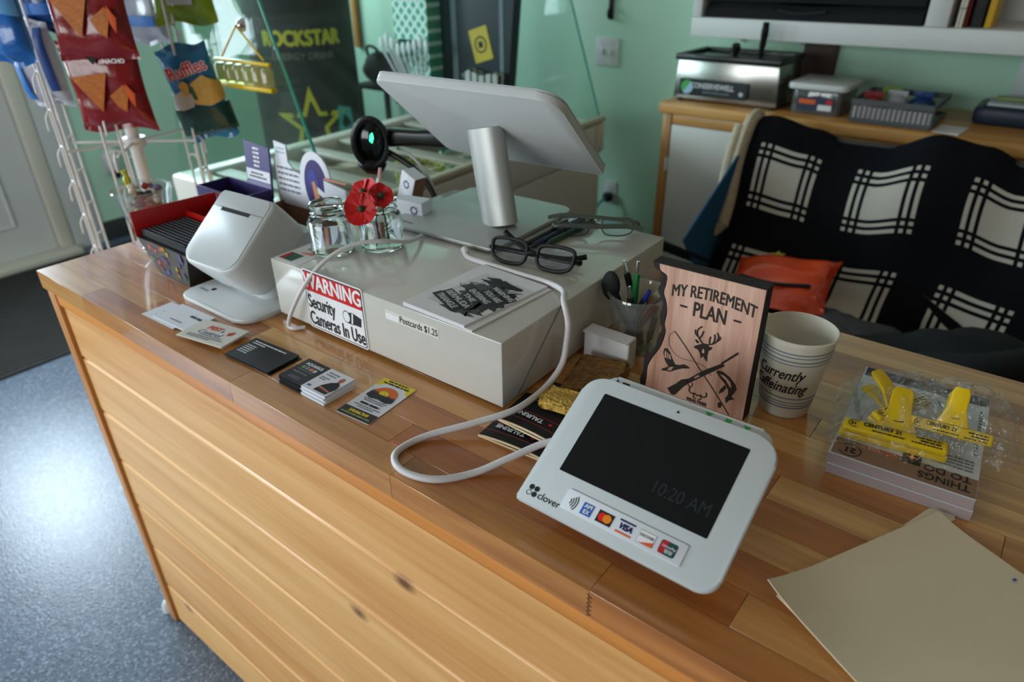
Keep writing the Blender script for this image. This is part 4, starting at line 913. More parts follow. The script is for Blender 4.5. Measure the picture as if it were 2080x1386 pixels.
plate('navy_bar', rect(.1047, .0256, .1205, .0272), mat('visa_navy', '#15205c', .4), st, FSX); plate('orange_bar', rect(.1047, .0142, .1205, .0158), ORANGE, st, FSX); text('VISA', .0078, mat('visa_navy2', '#15205c', .4), st, FSX, .1126, .0207, .0004, bold=.0003, sx=.85, shear=.2)
plate('frame_mark', rect(.1256, .0146, .1414, .0266), INKG, st, FSX); plate('frame_white', rect(.1259, .0149, .1411, .0263), PAPER, st, FSX, .0004); plate('frame_orange', [(.1290, .0149), (.1411, .0149), (.1411, .0195)], mat('disc_orange', '#ea5a28', .4), st, FSX, .0006); text('DISCOVER', .0037, INK, st, FSX, .1335, .0222, .0007, sx=.78)
plate('pay_mark', rr(.0155, .0125, .002, 3, .1465, .0148), mat('up_green', '#14494a', .4), st, FSX); plate('pay_red', [(.1470, .0150), (.1515, .0150), (.1535, .0270), (.1490, .0270), (.1470, .0255)], mat('up_red', '#b5222a', .4), st, FSX, .0004); text('UnionPay', .0034, PAPER, st, FSX, .1548, .0224, .0007, shear=.2); text('银联', .0040, PAPER, st, FSX, .1560, .0180, .0007)
# printer housing rising behind the top edge, with its icons
hb = mk('paper_housing', prism(rr(.176, .034, (.008, .012, .012, .010), 6, .016, MH-.024), -.034, -.0085, .004), WHITE, mt_, FM)
FTE = FM @ T(0, MH, -.0084)
for x, p in ((.128, [(-.004, .007), (.004, .007), (0, .0022)]), (.1475, rect(-.003, .0015, .003, .0075)), (.166, [(-.004, .007), (.004, .007), (0, .0022)])): mk('green_mark', prism([(x+a, b) for a, b in p], .0001, .0004), GREEN, hb, FTE, smooth=0)
mk('black_mark', prism([(.026, .002), (.030, .002), (.026, .007)], .0001, .0004), INK, hb, FTE, smooth=0); mk('black_mark', prism(rect(.033, .002, .041, .0055), .0001, .0004), INK, hb, FTE, smooth=0)
mk('rear_hump', loft([[Vector((x, y, z)) for x, y in rr(MW-2*i, MH-ib-it, .018, 6, i, ib)] for i, ib, it, z in ((.006, .008, .0015, -.0066), (.010, .022, .002, -.02), (.014, .035, .006, -.030), (.034, .055, .02, -.042))]), WHITE, mt_, FM)
mk('stand', loft([[Vector((x, y, z)) for x, y in rr(w_, d_, .012, 5, 1.184-w_/2, cy)] for z, w_, d_, cy in ((ZT+.0004, .12, .09, .085), (ZT+.006, .12, .09, .085), (ZT+.025, .09, .05, .112), (ZT+.044, .085, .035, .128))]), WHITE, mt_)

# ================================================================== CABLES
def cable(name, label, P, r, plug0=None, plug1=None):
    t = thing(name, label, 'cable', P[len(P)//2]); mk('cord', tube(P, r, 10, 8), CABLE, t)
    for q, d in ((plug0, 0), (plug1, -1)):
        if q: mk('strain_relief', cone(P[d], Vector(P[d])+(Vector(P[1 if d == 0 else -2])-Vector(P[d])).normalized()*.018, r*1.5, r*1.15, 10), CABLE, t)
    return t
zt = ZD+.0042
cable('terminal_cable', 'thick white cable looping across the counter into the payment terminal', [(.735, .352, zt+.0), (.758, .333, zt), (.797, .3305, zt), (.857, .3300, zt), (.907, .3285, zt+.001), (.946, .307, zt+.008), (.974, .268, 1.047), (.985, .262, 1.024), (.988, .255, .998), (.989, .246, .975), (.988, .226, .960), (.988, .194, .954), (.983, .151, .952), (.955, .113, .944), (.918, .068, .9345), (.912, .028, .9332), (.938, .011, .9332), (.977, .021, .9332), (1.004, .054, .9332), (1.027, .088, .943), (1.050, .123, .953), (1.078, .140, .962), (1.095, .135, .975)], .0041, True, True)
cable('screen_cable', 'white cable arching over the drawer front beside the printer', [(.640, .356, ZD+.0042), (.668, .300, ZD+.018), (.668, .258, ZD+.032), (.655, .235, ZD+.035), (.640, .213, ZD+.032), (.626, .187, ZD+.021), (.612, .162, ZD-.001), (.592, .148, .993), (.570, .142, .957), (.560, .141, .937), (.5625, .141, .9325), (.572, .143, .9325), (.581, .155, .9325)], .0031)

# ================================================================== POSTCARDS AND GLASSES ON THE DRAWER
PCN = 7
for k in range(PCN):
    low = k < 3; z = DH+.0006+k*.0008
    pts = [(.279, .003), (.386+(.012 if low else 0), -.0005), (.4035+(.006 if low else 0), .151), (.2865, .158)]
    lab = 'top postcard with a black and white photo of painted road signs' if k == PCN-1 else 'blank white edged postcard in the pile under the photo postcard'
    t = thing('postcard', lab, 'postcard', FD @ Vector((.34, .08, z)), 'postcards on the cash drawer')
    mk('card', prism(pts, z, z+.0006), PAPER, t, FD, smooth=0)
    if k == PCN-1: TOPC = t; zc = z+.0006
    else: mk('back_print', prism([(.30, .05), (.3008, .05), (.303, .12), (.3022, .12)], z-.00008, z), INKG, t, FD, smooth=0)
FPC = FD @ fr((.3005, .0235, zc), (.996, -.07, 0), (.07, .996, 0)) @ RZ(-1.5)
# picture area x 0..0.084 , y 0..0.112 : printed photograph (tree, boards, branches)
GR1, GR2, GRW = mat('photo_dark', '#131415', .5), mat('photo_mid', '#3c3e40', .5), mat('photo_pale', '#b9babb', .5)
FQ = FPC @ RZ(-1); FTILT = FPC @ T(.042, .05, 0) @ RZ(-16) @ T(-.042, -.05, 0)
plate('photo_field', rect(-.004, .004, .086, .112), mat('photo_sky', '#d3d2d4', .5), TOPC, FQ, .0001, .0001)
rnd = random.Random(5)
def rag(cx, cy, rx, ry, n=26, j=.35): return [(cx+rx*cos(2*pi*k/n)*(1+rnd.uniform(-j, j)), cy+ry*sin(2*pi*k/n)*(1+rnd.uniform(-j, j))) for k in range(n)]
plate('photo_tree', rag(.040, .100, .030, .011), GR1, TOPC, FQ, .0003); plate('photo_trunk', [(.062, .012), (.068, .012), (.052, .094), (.046, .094)], GR1, TOPC, FQ, .0003)
plate('photo_bush', rag(.066, .052, .020, .034), GR1, TOPC, FQ, .0003); plate('photo_bush', rag(.05, .018, .034, .014, 30, .5), GR2, TOPC, FQ, .0002); plate('photo_bush', rag(.04, .06, .034, .026, 30, .4), GR2, TOPC, FQ, .00025)
for i, (y, x0, x1, s, h) in enumerate(((.083, .030, .082, 'WARNING', .011), (.068, .030, .078, 'YOU ARE', .012), (.054, .014, .074, 'ENTERING', .012), (.041, .024, .056, 'THE', .011), (.027, .002, .068, 'BERMUDA', .0125), (.013, .000, .062, 'TRIANGLE', .0125))):
    plate('photo_board', [(x0, y-h*.55), (x1, y-h*.75), (x1, y+h*.45), (x0, y+h*.6)], GR1, TOPC, FTILT, .0005)
    text(s, h, GRW, TOPC, FTILT, (x0+x1)/2, y-.0006, .0008, sx=(x1-x0)/(len(s)*h*.66)*.9, bold=.0003, rot=-2)
bm = B()
for k in range(34):
    x, y = rnd.uniform(.058, .072), rnd.uniform(.06, .09); a = rnd.uniform(-.6, 1.3); l = rnd.uniform(.008, .02)
    cone((x, y, .0006), (x+l*cos(a), y+l*sin(a), .0006), .0004, .0002, 4, bm=bm)
for k in range(16):
    x, y = rnd.uniform(.0, .03), rnd.uniform(.055, .085); a = rnd.uniform(.3, 2.6); l = rnd.uniform(.006, .016)
    cone((x, y, .0004), (x+l*cos(a), y+l*sin(a), .0004), .0003, .0002, 4, bm=bm)
mk('photo_branches', bm, GR1, TOPC, FQ)['kind'] = 'stuff'

def spectacles(name, label, M, fmat, lensw=.052, lensh=.031, rim=.0023, bridge=.017, temples=None, rimless=False):
    t = thing(name, label, 'glasses', M @ Vector((0, 0, -.001)))
    for s in (-1, 1):
        cx = s*(lensw/2+bridge/2)
        pts = [(cx+s*x, y) for x, y in ((-lensw*.46, .006), (-lensw*.5, lensh*.55), (-lensw*.42, lensh*.93), (0, lensh*1.02), (lensw*.44, lensh*.95), (lensw*.5, lensh*.62), (lensw*.42, lensh*.16), (lensw*.1, -.001), (-lensw*.3, .0))]
        loop = cr([(x, 0, y) for x, y in pts], 4, True)
        if not rimless: mk('rim', tube([(p.x, p.y, p.z+rim) for p in loop], rim, 6, 1, True, flat=(1, 1.2)), fmat, t, M)
        mk('lens', prism([(p.x, p.z+rim) for p in loop], -.0008, .0008), LENS, t, M @ fr((0, 0, 0), (1, 0, 0), (0, 0, 1)), smooth=0)
        mk('end_piece', cone((cx+s*lensw*.49, 0, lensh*.62), (cx+s*(lensw*.5+.006), .006, lensh*.62), .003, .0032, 8), fmat, t, M)
    mk('bridge', tube([(-bridge/2-.002, 0, lensh*.55), (0, -.002, lensh*.66), (bridge/2+.002, 0, lensh*.55)], rim*1.1, 6, 5), fmat, t, M)
    for P in temples: mk('temple', tube(P, .0023, 8, 6, flat=(1.7, .8)), fmat, t, M)
    return t
GM = T(.8515, .3605, ZD+.0012) @ RZ(10.5) @ RX(-24)
spectacles('reading_glasses', 'black framed reading glasses lying folded beside the postcards', GM, mat('gloss_black_frame', '#060607', .35, spec=.3), .056, .033, .0029, .017,
           [[(-.070, .006, .021), (-.066, .020, .020), (.0, .026, .020), (.045, .026, .022), (.072, .030, .030)], [(.070, .006, .021), (.066, .014, .019), (.0, .016, .021), (-.035, .020, .032), (-.060, .022, .046)]])
GM2 = T(.862, .522, ZD+.0035) @ RZ(34) @ RX(-58)
spectacles('wire_glasses', 'thin rimmed spare glasses with smoky green arms on the drawer', GM2, mat('smoky_frame', '#4b5148', .25), .050, .034, .0011, .02,
           [[(-.066, .006, .02), (-.063, -.004, .016), (0, -.010, .010), (.05, -.011, .010), (.074, -.010, .006)], [(.066, .006, .02), (.063, -.012, .018), (0, -.018, .022), (-.05, -.018, .026), (-.076, -.016, .022)]])
def pen(name, label, p0, p1, body, r=.0048, clip=None, tip=None, cap=None, group=None):
    p0, p1 = Vector(p0), Vector(p1); d = (p1-p0); l = d.length; d.normalize()
    t = thing(name, label, 'pen', p0, group)
    mk('barrel', cone(p0+d*.012, p1-d*.008, r*.95, r, 12), body, t); mk('tip', cone(p0, p0+d*.0118, r*.2, r*.9, 10), tip or body, t)
    mk('button', cone(p1-d*.0078, p1+d*.010, r*.6, r*.5, 10), cap or CHROME, t)
    s = Vector((0, 0, 1)); s = (s-d*s.dot(d)).normalized()
    if abs(d.z) > .7: s = Vector((.6, -.8, 0)); s = (s-d*s.dot(d)).normalized()
    mk('clip', cone(p1-d*.006+s*(r+.0012), p1-d*.045+s*(r+.0012), .0013, .0010, 6), clip or body, t)
    return t
NAVYP = mat('navy_pen', '#1a1d3c', .3); GREENP = mat('green_pen', '#1d7a3c', .3); BLUEP = mat('blue_pen', '#1c2f86', .3); REDPN = mat('dark_red_pen', '#6d1420', .3)
zz = ZD+.0062
pen('ballpoint_pen', 'black ballpoint pen lying against the silver screen base', (.8005, .405, zz), (.797, .545, zz), BLACK)
pen('ballpoint_pen', 'dark navy ballpoint pen lying beside the spare glasses', (.8125, .412, zz), (.810, .575, zz), NAVYP)
pen('ballpoint_pen', 'dark green ballpoint pen lying under the arm of the spare glasses', (.824, .440, zz), (.829, .575, zz), mat('dark_green_pen', '#20402c', .3))

# ================================================================== JARS AND POPPIES
def jar(name, label, x, y, z, k):
    t = thing(name, label, 'jar', (x, y, z)); R = .0335; h = .075
    mk('glass_body', lathe([(0, .0), (R-.004, .0), (R, .005), (R, .055), (R-.003, .062), (R-.008, .066), (R-.008, .070), (R-.006, .072), (R-.008, .0745), (R-.008, .080), (R-.006, .082), (R-.007, .0875), (R-.009, .088), (R-.011, .0865), (R-.011, .066), (R-.0035, .054), (R-.0035, .007), (0, .0055)], 36, (x, y), z), GLASS, t, Matrix.Translation((0, 0, z)) @ Matrix.Diagonal((1, 1, .86, 1)) @ Matrix.Translation((0, 0, -z)))
    return t
j1 = jar('glass_jar', 'small empty glass jar on the drawer corner', .5665, .238, ZD+.0006, 0); mk('coin', lathe([(0, 0), (.009, 0), (.009, .0014), (0, .0014)], 14, (.57, .236), ZD+.0072), mat('copper_coin', '#8f5a3c', .4, metal=.6), j1)
j2 = jar('glass_jar', 'small glass jar with twine bow holding the red poppies', .6155, .2955, ZD+.0006, 1)
mk('twine_bow', tube([(.6155, .2585, 1.085), (.622, .256, 1.092), (.628, .256, 1.084), (.6165, .2575, 1.083), (.606, .2575, 1.091), (.603, .257, 1.083), (.6155, .2575, 1.082), (.611, .2575, 1.066), (.6155, .2575, 1.082), (.620, .2575, 1.064)], .0007, 5, 6), DKGREY, j2)
PETAL = mat('poppy_red', '#c4161a', .55, noise=(40, .12)); GRNP = mat('poppy_green', '#1f4a2c', .6)
def poppy(label, base, c, n, r, lab2=None):
    c, n = Vector(c), Vector(n).normalized(); t = thing('paper_poppy', label, 'flower', base)
    a = n.orthogonal().normalized(); b = n.cross(a)
    mk('stem', tube([base, Vector(base).lerp(c, .5)+Vector((.002, 0, .002)), c-n*.004], .0011, 6, 4), GRNP, t)
    for k in range(4):
        q = k*pi/2+.3
        def f(u, v, q=q, k=k):
            w_ = (u-.5)*2.3*(.55+.45*v); rad = r*(.03+.97*v*(1-.18*abs(2*u-1)**2))
            return c+(a*cos(q+w_)+b*sin(q+w_))*rad+n*(r*.28*v*v+.0016*sin(14*u+k)*v+.0012*(k % 2))
        mk('petal', sheet(f, 10, 6, .0008), PETAL, t)
    mk('centre', blob(c+n*.004, (.0048, .0048, .0048), 1, .02, 8), GRNP, t)
bj = Vector((.6155, .2955, ZD+.009))
poppy('red poppy facing the customer over the jar rim', bj+Vector((0, -.012, 0)), (.622, .257, 1.098), (.45, -.72, .45), .0255)
poppy('red poppy behind the front poppy, turned to the side', bj+Vector((-.008, .004, 0)), (.606, .278, 1.114), (-.1, -.6, .8), .024)
poppy('red poppy seen edge-on leaning toward the screen', bj+Vector((.008, .004, 0)), (.634, .284, 1.113), (.75, -.3, .6), .019)

# ================================================================== DISPLAY BOXES BEHIND THE PRINTER
# red and black packet tray
t = thing('packet_tray', 'red and black display tray with floral front beside the printer', 'display box', (.225, .21, ZT))
bm = loft([[Vector(p) for p in ((.20, .130, ZT+.0005), (.298, .130, ZT+.0005), (.298, .290, ZT+.0005), (.20, .290, ZT+.0005))], [Vector(p) for p in ((.150, .128, ZT+.060), (.312, .130, ZT+.060), (.312, .292, ZT+.060), (.150, .292, ZT+.060))]])
mk('tray_body', bm, FLORAL, t, smooth=0)
FT_ = fr((.2, .1298, ZT), (.0977, 0, 0), (-.027, -.001, .06)); rnd = random.Random(11)
cols = [mat('floral_%d' % i, c, .5) for i, c in enumerate(('#c4562e', '#b59a1e', '#3f6d33', '#8f2a33', '#5a4a8a', '#7c8f2a'))]
for k in range(26):
    x, y = rnd.uniform(-.012, .092), rnd.uniform(.005, .056)
    mk('printed_flower', prism(star(rnd.uniform(.004, .009), .003, rnd.choice((4, 5, 6)), rnd.random()*3), .0004, .0007), rnd.choice(cols), t, FT_ @ T(x-.35*y*.0, y, 0), smooth=0)
mk('red_side', prism([(.128, .058), (.292, .058), (.292, .10), (.128, .104)], 0, .004, .001), REDP, t, fr((.1455, 0, ZT), (0, 1, 0), (0, 0, 1)))
mk('red_back', prism(rect(.1505, .060, .312, .098), 0, .004, .001), REDP, t, fr((0, .2975, ZT), (1, 0, 0), (0, 0, 1)))
mk('red_divider', prism(rect(.1505, .0605, .31, .082), 0, .003, .001), REDP, t, fr((0, .228, ZT), (1, 0, 0), (0, 0, 1)))
for k in range(11):
    y = .136+k*.0078; s = thing('seasoning_packet', 'thin black packet standing in the red display tray', 'packet', (.23, y, ZT+.0605), 'black packets in the red tray')
    mk('sleeve', box(.156, .308, y, y+.0042, ZT+.0606, ZT+.073, .001, 1), BLACKM, s); mk('edge_print', box(.165, .30, y+.0012, y+.003, ZT+.0731, ZT+.0735), INKG, s, smooth=0)
t = thing('small_carton', 'small purple topped carton in the back of the red tray', 'carton', (.25, .26, ZT+.061)); mk('carton', box(.225, .29, .235, .285, ZT+.0606, ZT+.088, .001), CARDBD, t); mk('lid_print', box(.225, .29, .235, .285, ZT+.0882, ZT+.0895), PURPLE, t, smooth=0)
# purple box with header card
t = thing('purple_display_box', 'purple counter display box with a tall header card', 'display box', (.11, .35, ZT))
bm = B(); 
for a in ((.035, .188, .315, .319), (.035, .188, .386, .39), (.035, .039, .3195, .3855), (.184, .188, .3195, .3855)): box(*a, ZT+.0005, ZT+.088, bm=bm)
box(.0395, .1835, .3195, .3855, ZT+.0005, ZT+.003, bm=bm)
mk('carton', bm, PURPLE, t, smooth=0)
FH = fr((.108, .388, ZT+.07), (1, .0, 0), (0, .10, 1))
mk('header_card', prism([(0, 0), (.083, 0), (.083, .098), (0, .104)], -.002, .002), PURPLE, t, FH, smooth=0)
mk('header_band', prism(rect(.002, .028, .081, .05), .0021, .0025), CARDW, t, FH, smooth=0); mk('header_band', prism(rect(.002, .006, .081, .026), .0021, .0025), mat('lilac_band', '#8f88b0', .5), t, FH, smooth=0)
text('LOTTERY', .013, PAPER, t, FH, .041, .085, .0024, sx=.85) if False else lines('header_print', [(.03, .05, .056+k*.0085, .004) for k in range(5)], PAPER, t, FH, .0024)
lines('header_print', [(.012, .07, .034, .003), (.018, .06, .041, .003)], INK, t, FH, .0028)
# white box with round header
t = thing('brochure_box', 'white counter display box with a round purple header picture', 'display box', (.30, .36, ZT))
bm = B(); box(.20, .395, .405, .409, ZT+.0005, ZT+.075, bm=bm); box(.20, .204, .305, .4045, ZT+.0005, ZT+.065, bm=bm); box(.391, .395, .305, .4045, ZT+.0005, ZT+.075, bm=bm); box(.2045, .3905, .305, .309, ZT+.0005, ZT+.028, bm=bm); box(.2045, .3905, .3095, .4045, ZT+.0005, ZT+.003, bm=bm)
mk('carton', bm, CARDBD, t, smooth=0)
FH = fr((.188, .4045, ZT+.06), (1, .01, 0), (0, .03, 1))
hp = [(0, 0), (.20, 0), (.215, .012), (.215, .055), (.165, .064)]+[(.125+.045*cos(radians(a)), .062+.055*sin(radians(a))) for a in range(-5, 186, 15)]+[(.062, .072), (.045, .085), (.045, .118), (.008, .122), (.008, .09), (0, .09)]
mk('header_card', prism(hp, -.0015, .0015), CARDW, t, FH, smooth=0)
plate('picture_disc', circ(.125, .052, .034, 28, .050), PURPLE, t, FH, .0016); plate('picture_face', rag(.118, .062, .014, .022, 16, .2), mat('pic_blue', '#3a3f8f', .5), t, FH, .0020); plate('picture_hand', [(.118, .005), (.145, .005), (.135, .03), (.122, .062), (.114, .058), (.118, .03)], mat('pic_peach', '#c98a62', .5), t, FH, .0024); plate('picture_cuff', [(.128, .04), (.155, .028), (.155, .04), (.13, .052)], CARDW, t, FH, .0024)
lines('header_print', [(.008, .075, .070-k*.011, .0042) for k in range(5)], INKG, t, FH, .0016); lines('header_print', [(.012, .04, .10, .003), (.014, .038, .108, .003)], mat('pale_print', '#9fb0c0', .6), t, FH, .0016)
mk('side_flap', prism([(0, 0), (.062, 0), (.062, .064), (0, .072)], -.0015, .0015), CARDW, t, fr((.345, .3995, ZT+.058), (1, -.02, 0), (0, .03, 1)), smooth=0); lines('side_print', [(.01, .045, .03, .006)], INKG, t, fr((.345, .3978, ZT+.058), (1, -.02, 0), (0, .03, 1)), .0017)
mk('flap_edge', box(.345, .407, .401, .4035, ZT+.131, ZT+.134), mat('flap_pink', '#d98a78', .5), t, smooth=0)
for k, (x, lab) in enumerate(((.24, 'folded purple leaflet leaning in the brochure box'), (.30, 'folded blue leaflet lying in the brochure box'))):
    s = thing('leaflet', lab, 'leaflet', (x, .35, ZT+.003)); M_ = T(x, .345, ZT+.0045) @ RX(62 if k == 0 else 20)
    mk('cover', prism(rect(-.025, -.0, .03, .05), 0, .002), PURPLE if k == 0 else mat('leaflet_blue', '#3d4c9a', .5), s, M_, smooth=0); mk('stripe', prism(rect(-.02, .01, .025, .018), .0021, .0024), PAPER, s, M_, smooth=0)
# small white cartons behind the poppies
def carton(label, M, w_, d_, h_, cx):
    s = thing('small_box', label, 'box', M @ Vector((0, 0, 0))); mk('carton', box(-w_/2, w_/2, -d_/2, d_/2, 0, h_, .001, 1), CARDW, s, M)
    mk('brown_side', box(w_/2+.0001, w_/2+.0008, -d_/2+.001, d_/2-.001, .001, h_-.001), CARDBD, s, M, smooth=0)
    bm = B()
    for k in range(8): 
        a = k*pi/4; join(bm, prism(circ(.006*cos(a), .006*sin(a), .002, 6), 0, .0003))
    o = mk('rosette', bm, PURPLE, s, M @ fr((0, -d_/2-.0001, cx), (1, 0, 0), (0, 0, 1)), smooth=0)
    o['kind'] = 'stuff'; return s
carton('small white box with rosette standing behind the empty jar', T(.425, .435, ZT+.0008) @ RZ(4), .045, .03, .128, .112)
carton('small white box with rosette leaning right behind the poppies', T(.462, .470, ZT+.010) @ RY(20) @ RZ(-4), .036, .028, .155, .135)
carton('small white box with rosette lying on the drawer behind the poppies', T(.523, .415, ZD+.0165) @ RZ(12) @ RY(90), .030, .03, .062, .045)
t = thing('drinking_straw', 'pink striped straw sticking up behind the poppies', 'straw', (.452, .42, ZT)); mk('tube', cone((.448, .412, ZT+.0006), (.478, .425, 1.098), .003, .003, 10), mat('pink_straw', '#d59a9c', .4), t); mk('stripe', cone((.469, .4215, 1.06), (.4735, .4232, 1.08), .0033, .0033, 10), PAPER, t)
pen('ballpoint_pen', 'white ballpoint pen with blue end lying by the silver screen base', (.530, .395, ZD+.006), (.5445, .455, ZD+.006), WHITE, .004, cap=INKB, tip=INKB)

# parfait cup with sweets
px_, py_ = .072, .192
t = thing('parfait_cup', 'clear footed plastic cup of wrapped sweets on the counter corner', 'cup', (px_, py_, ZT))
mk('bowl', lathe([(0, .0005), (.024, .0005), (.026, .004), (.013, .012), (.014, .022), (.030, .034), (.043, .075), (.052, .116), (.056, .118), (.054, .121), (.050, .119), (.041, .075), (.028, .0355), (0, .030)], 36, (px_, py_), ZT), CUPCLR, t)
SW = [mat('sweet_%d' % i, c, .4) for i, c in enumerate(('#5a3626', '#b9a98a', '#8a8f2c', '#3a2a2a', '#a8322a', '#c9b49a', '#6a5a7a', '#d8cfc0', '#50433a'))]
rnd = random.Random(3); n = 0
for k in range(26):
    h = .046+.075*(k/26)+rnd.uniform(0, .006); rmax = .024+(h-.04)*.22-.010; a = k*2.4; r = rmax*math.sqrt(rnd.random())
    c = (px_+r*cos(a), py_+r*sin(a), ZT+h)
    s = thing('wrapped_sweet', 'small wrapped sweet among the sweets in the footed cup', 'sweet', c, 'sweets in the footed cup')
    m1 = SW[k % 9]; ax = Vector((cos(a*1.7), sin(a*1.7), rnd.uniform(-.3, .3))).normalized()
    mk('sweet', blob(c, (.0085, .0075, .0065), k, .06, 6), m1, s); mk('wrapper_twist', cone(Vector(c)+ax*.006, Vector(c)+ax*.013, .0015, .0055, 6), m1, s)
t = thing('wrapped_sweet', 'yellow wrapped sweet sticking up at the cup rim', 'sweet', (px_-.035, py_-.01, ZT+.115)); mk('wrapper', blob((px_-.034, py_-.008, ZT+.128), (.008, .006, .014), 2, .1, 8), mat('sweet_yellow', '#b9a92a', .4), t); mk('twist', cone((px_-.034, py_-.008, ZT+.138), (px_-.036, py_-.008, ZT+.148), .002, .007, 6), mat('sweet_yellow2', '#c9b93a', .4), t)

# barcode scanner on a gooseneck stand
t = thing('barcode_scanner', 'black barcode scanner with green light on a gooseneck stand', 'scanner', (.40, .575, ZT))
mk('stand_base', lathe([(0, .0005), (.040, .0005), (.040, .006), (.022, .014), (.008, .02), (0, .02)], 28, (.41, .575), ZT), BLACK, t)
mk('gooseneck', tube([(.41, .575, ZT+.019), (.452, .58, .985), (.440, .58, 1.02), (.405, .575, 1.052), (.36, .565, 1.074), (.335, .56, 1.083)], .0058, 10, 6), BLACK, t)
HD = fr((.318, .553, 1.100), (.80, .55, -.05), (.05, .02, 1.0))     # n looks toward customer
hn = HD.to_3x3() @ Vector((0, 0, 1))
mk('head', loft([[Vector((x, y, z)) for x, y in circ(0, 0, a_, 24, b_)] for z, a_, b_ in ((-.06, .016, .016), (-.03, .026, .030), (0, .033, .043), (.02, .036, .047), (.026, .034, .045), (.024, .029, .040), (.012, .026, .036))]), BLACK, t, HD)
mk('hood', tube([(.034*cos(radians(a)), .046*sin(radians(a)), .022) for a in range(20, 341, 20)], .006, 8, 2), BLACK, t, HD)
wn = mk('scan_window', lathe([(0, .012), (.016, .010), (.0255, .004), (.0255, .0), (0, 0)], 24), SCREEN, t, HD @ T(0, 0, .0125) @ Matrix.Diagonal((1, 1.38, 1, 1)))
mk('status_light', prism([(-.002, .004), (.003, .0), (.006, .010), (.004, .020), (.0, .016)], .0, .004, .001), LEDG, t, HD @ T(.001, .0, .0215)); mk('status_light', prism(circ(.012, .004, .0025, 8), 0, .002), LEDG, t, HD @ T(0, 0, .0205))
mk('handle', loft([[Vector((x, y, z)) for x, y in rr(w_, h_, .008, 4, -w_/2, -h_/2)] for z, w_, h_ in ((0, .03, .036), (.06, .026, .03), (.13, .028, .034), (.135, .022, .028))]), BLACK, t, fr((.345, .578, 1.105), (-.3, .95, 0), (-.05, -.02, 1)))
mk('under_grip', blob((.312, .548, 1.052), (.030, .026, .020), 2, .04, 10), BLACK, t)
cable('scanner_cable', 'grey-white cable following the scanner gooseneck down to the counter', [(.352, .585, 1.082), (.385, .588, 1.072), (.420, .59, 1.045), (.440, .592, 1.01), (.446, .595, .98), (.458, .600, .945), (.47, .602, .9335), (.475, .59, .9325)], .0031)

# ================================================================== BUSINESS CARDS ALONG THE FRONT EDGE
def card_frame(x, y, a): return fr((x, y, ZT), (cos(radians(a)), sin(radians(a)), 0), (-sin(radians(a)), cos(radians(a)), 0))
def cards(name, labels, F_, n, dz, m, jit, w_=.089, h_=.051, group=None, seed=1):
    rnd = random.Random(seed); out = []
    for k in range(n):
        M_ = F_ @ T(rnd.uniform(-jit, jit) if k < n-1 else 0, rnd.uniform(-jit, jit) if k < n-1 else 0, .0003+k*dz) @ RZ(rnd.uniform(-1.5, 1.5)*jit*300 if k < n-1 else 0)
        t = thing(name, labels[0] if k == n-1 else labels[1], 'card', M_ @ Vector((w_/2, h_/2, 0)), group)
        mk('card_stock', prism(rect(0, 0, w_, h_), 0, dz*.85), m, t, M_, smooth=0); out.append((t, M_ @ T(0, 0, dz*.85)))
    return out
o = cards('business_card', ['white business card with faint red heading beside the printer base', 'white business card under the faint red headed card'], card_frame(.331, .029, 2), 2, .0008, CARDW, .001, group='white cards by the printer')
t, F_ = o[-1]; lines('heading', [(.03, .062, .031, .003)], RED, t, F_); lines('small_print', [(.02, .06, .024, .002), (.025, .055, .019, .002), (.02, .06, .012, .002)], INKG, t, F_)
o = cards('business_card', ['white business card half covered by the pest control card', 'white business card at the bottom of the half covered pile'], card_frame(.357, .034, 3), 2, .0009, CARDW, .001, group='white cards by the printer', seed=4)
for tt, ff in o: tt.matrix_basis = T(0, 0, .0018) @ tt.matrix_basis
t, F_ = o[-1]; lines('heading', [(.052, .085, .030, .005)], INK, t, F_); lines('small_print', [(.03, .06, .01, .002)], INKG, t, F_)
o = cards('business_card', ['cream pest control business card with red and blue lettering', 'cream business card under the pest control card'], card_frame(.455, .025, 11) @ T(-.004, -.002, .0050), 3, .0009, mat('cream_card', '#d8d5cc', .5), .0012, .092, .053, 'pest control cards', 6)
t, F_ = o[-1]; text('PEST', .013, mat('pest_red', '#cf3a30', .5), t, F_, .040, .036, .0002, bold=.0005, shear=.15); text('&', .008, INKB, t, F_, .058, .034, .0002); text('Control', .014, mat('pest_blue', '#4a5f92', .5), t, F_, .043, .0225, .0002, shear=.25); plate('insect', rag(.074, .034, .0045, .006, 12, .4), mat('pest_red2', '#c02a28', .5), t, F_)
lines('small_print', [(.012, .08, .010, .0018), (.012, .06, .006, .0018), (.03, .075, .0145, .0018)], INKG, t, F_)
NAVYC = mat('navy_card', '#1c2027', .35)
o = cards('business_card', ['black business card with white lines of text', 'black business card fanned out under the lettered one'], card_frame(.5545, .036, 3.5) @ T(0, 0, .0), 4, .0011, NAVYC, .0035, .094, .054, 'black business cards', 2)
t, F_ = o[-1]; lines('heading', [(.008, .075, .046, .0024), (.008, .035, .0415, .002)], CARDW, t, F_); lines('small_print', [(.006, .026, .034-k*.0045, .0018) for k in range(5)], CARDW, t, F_)
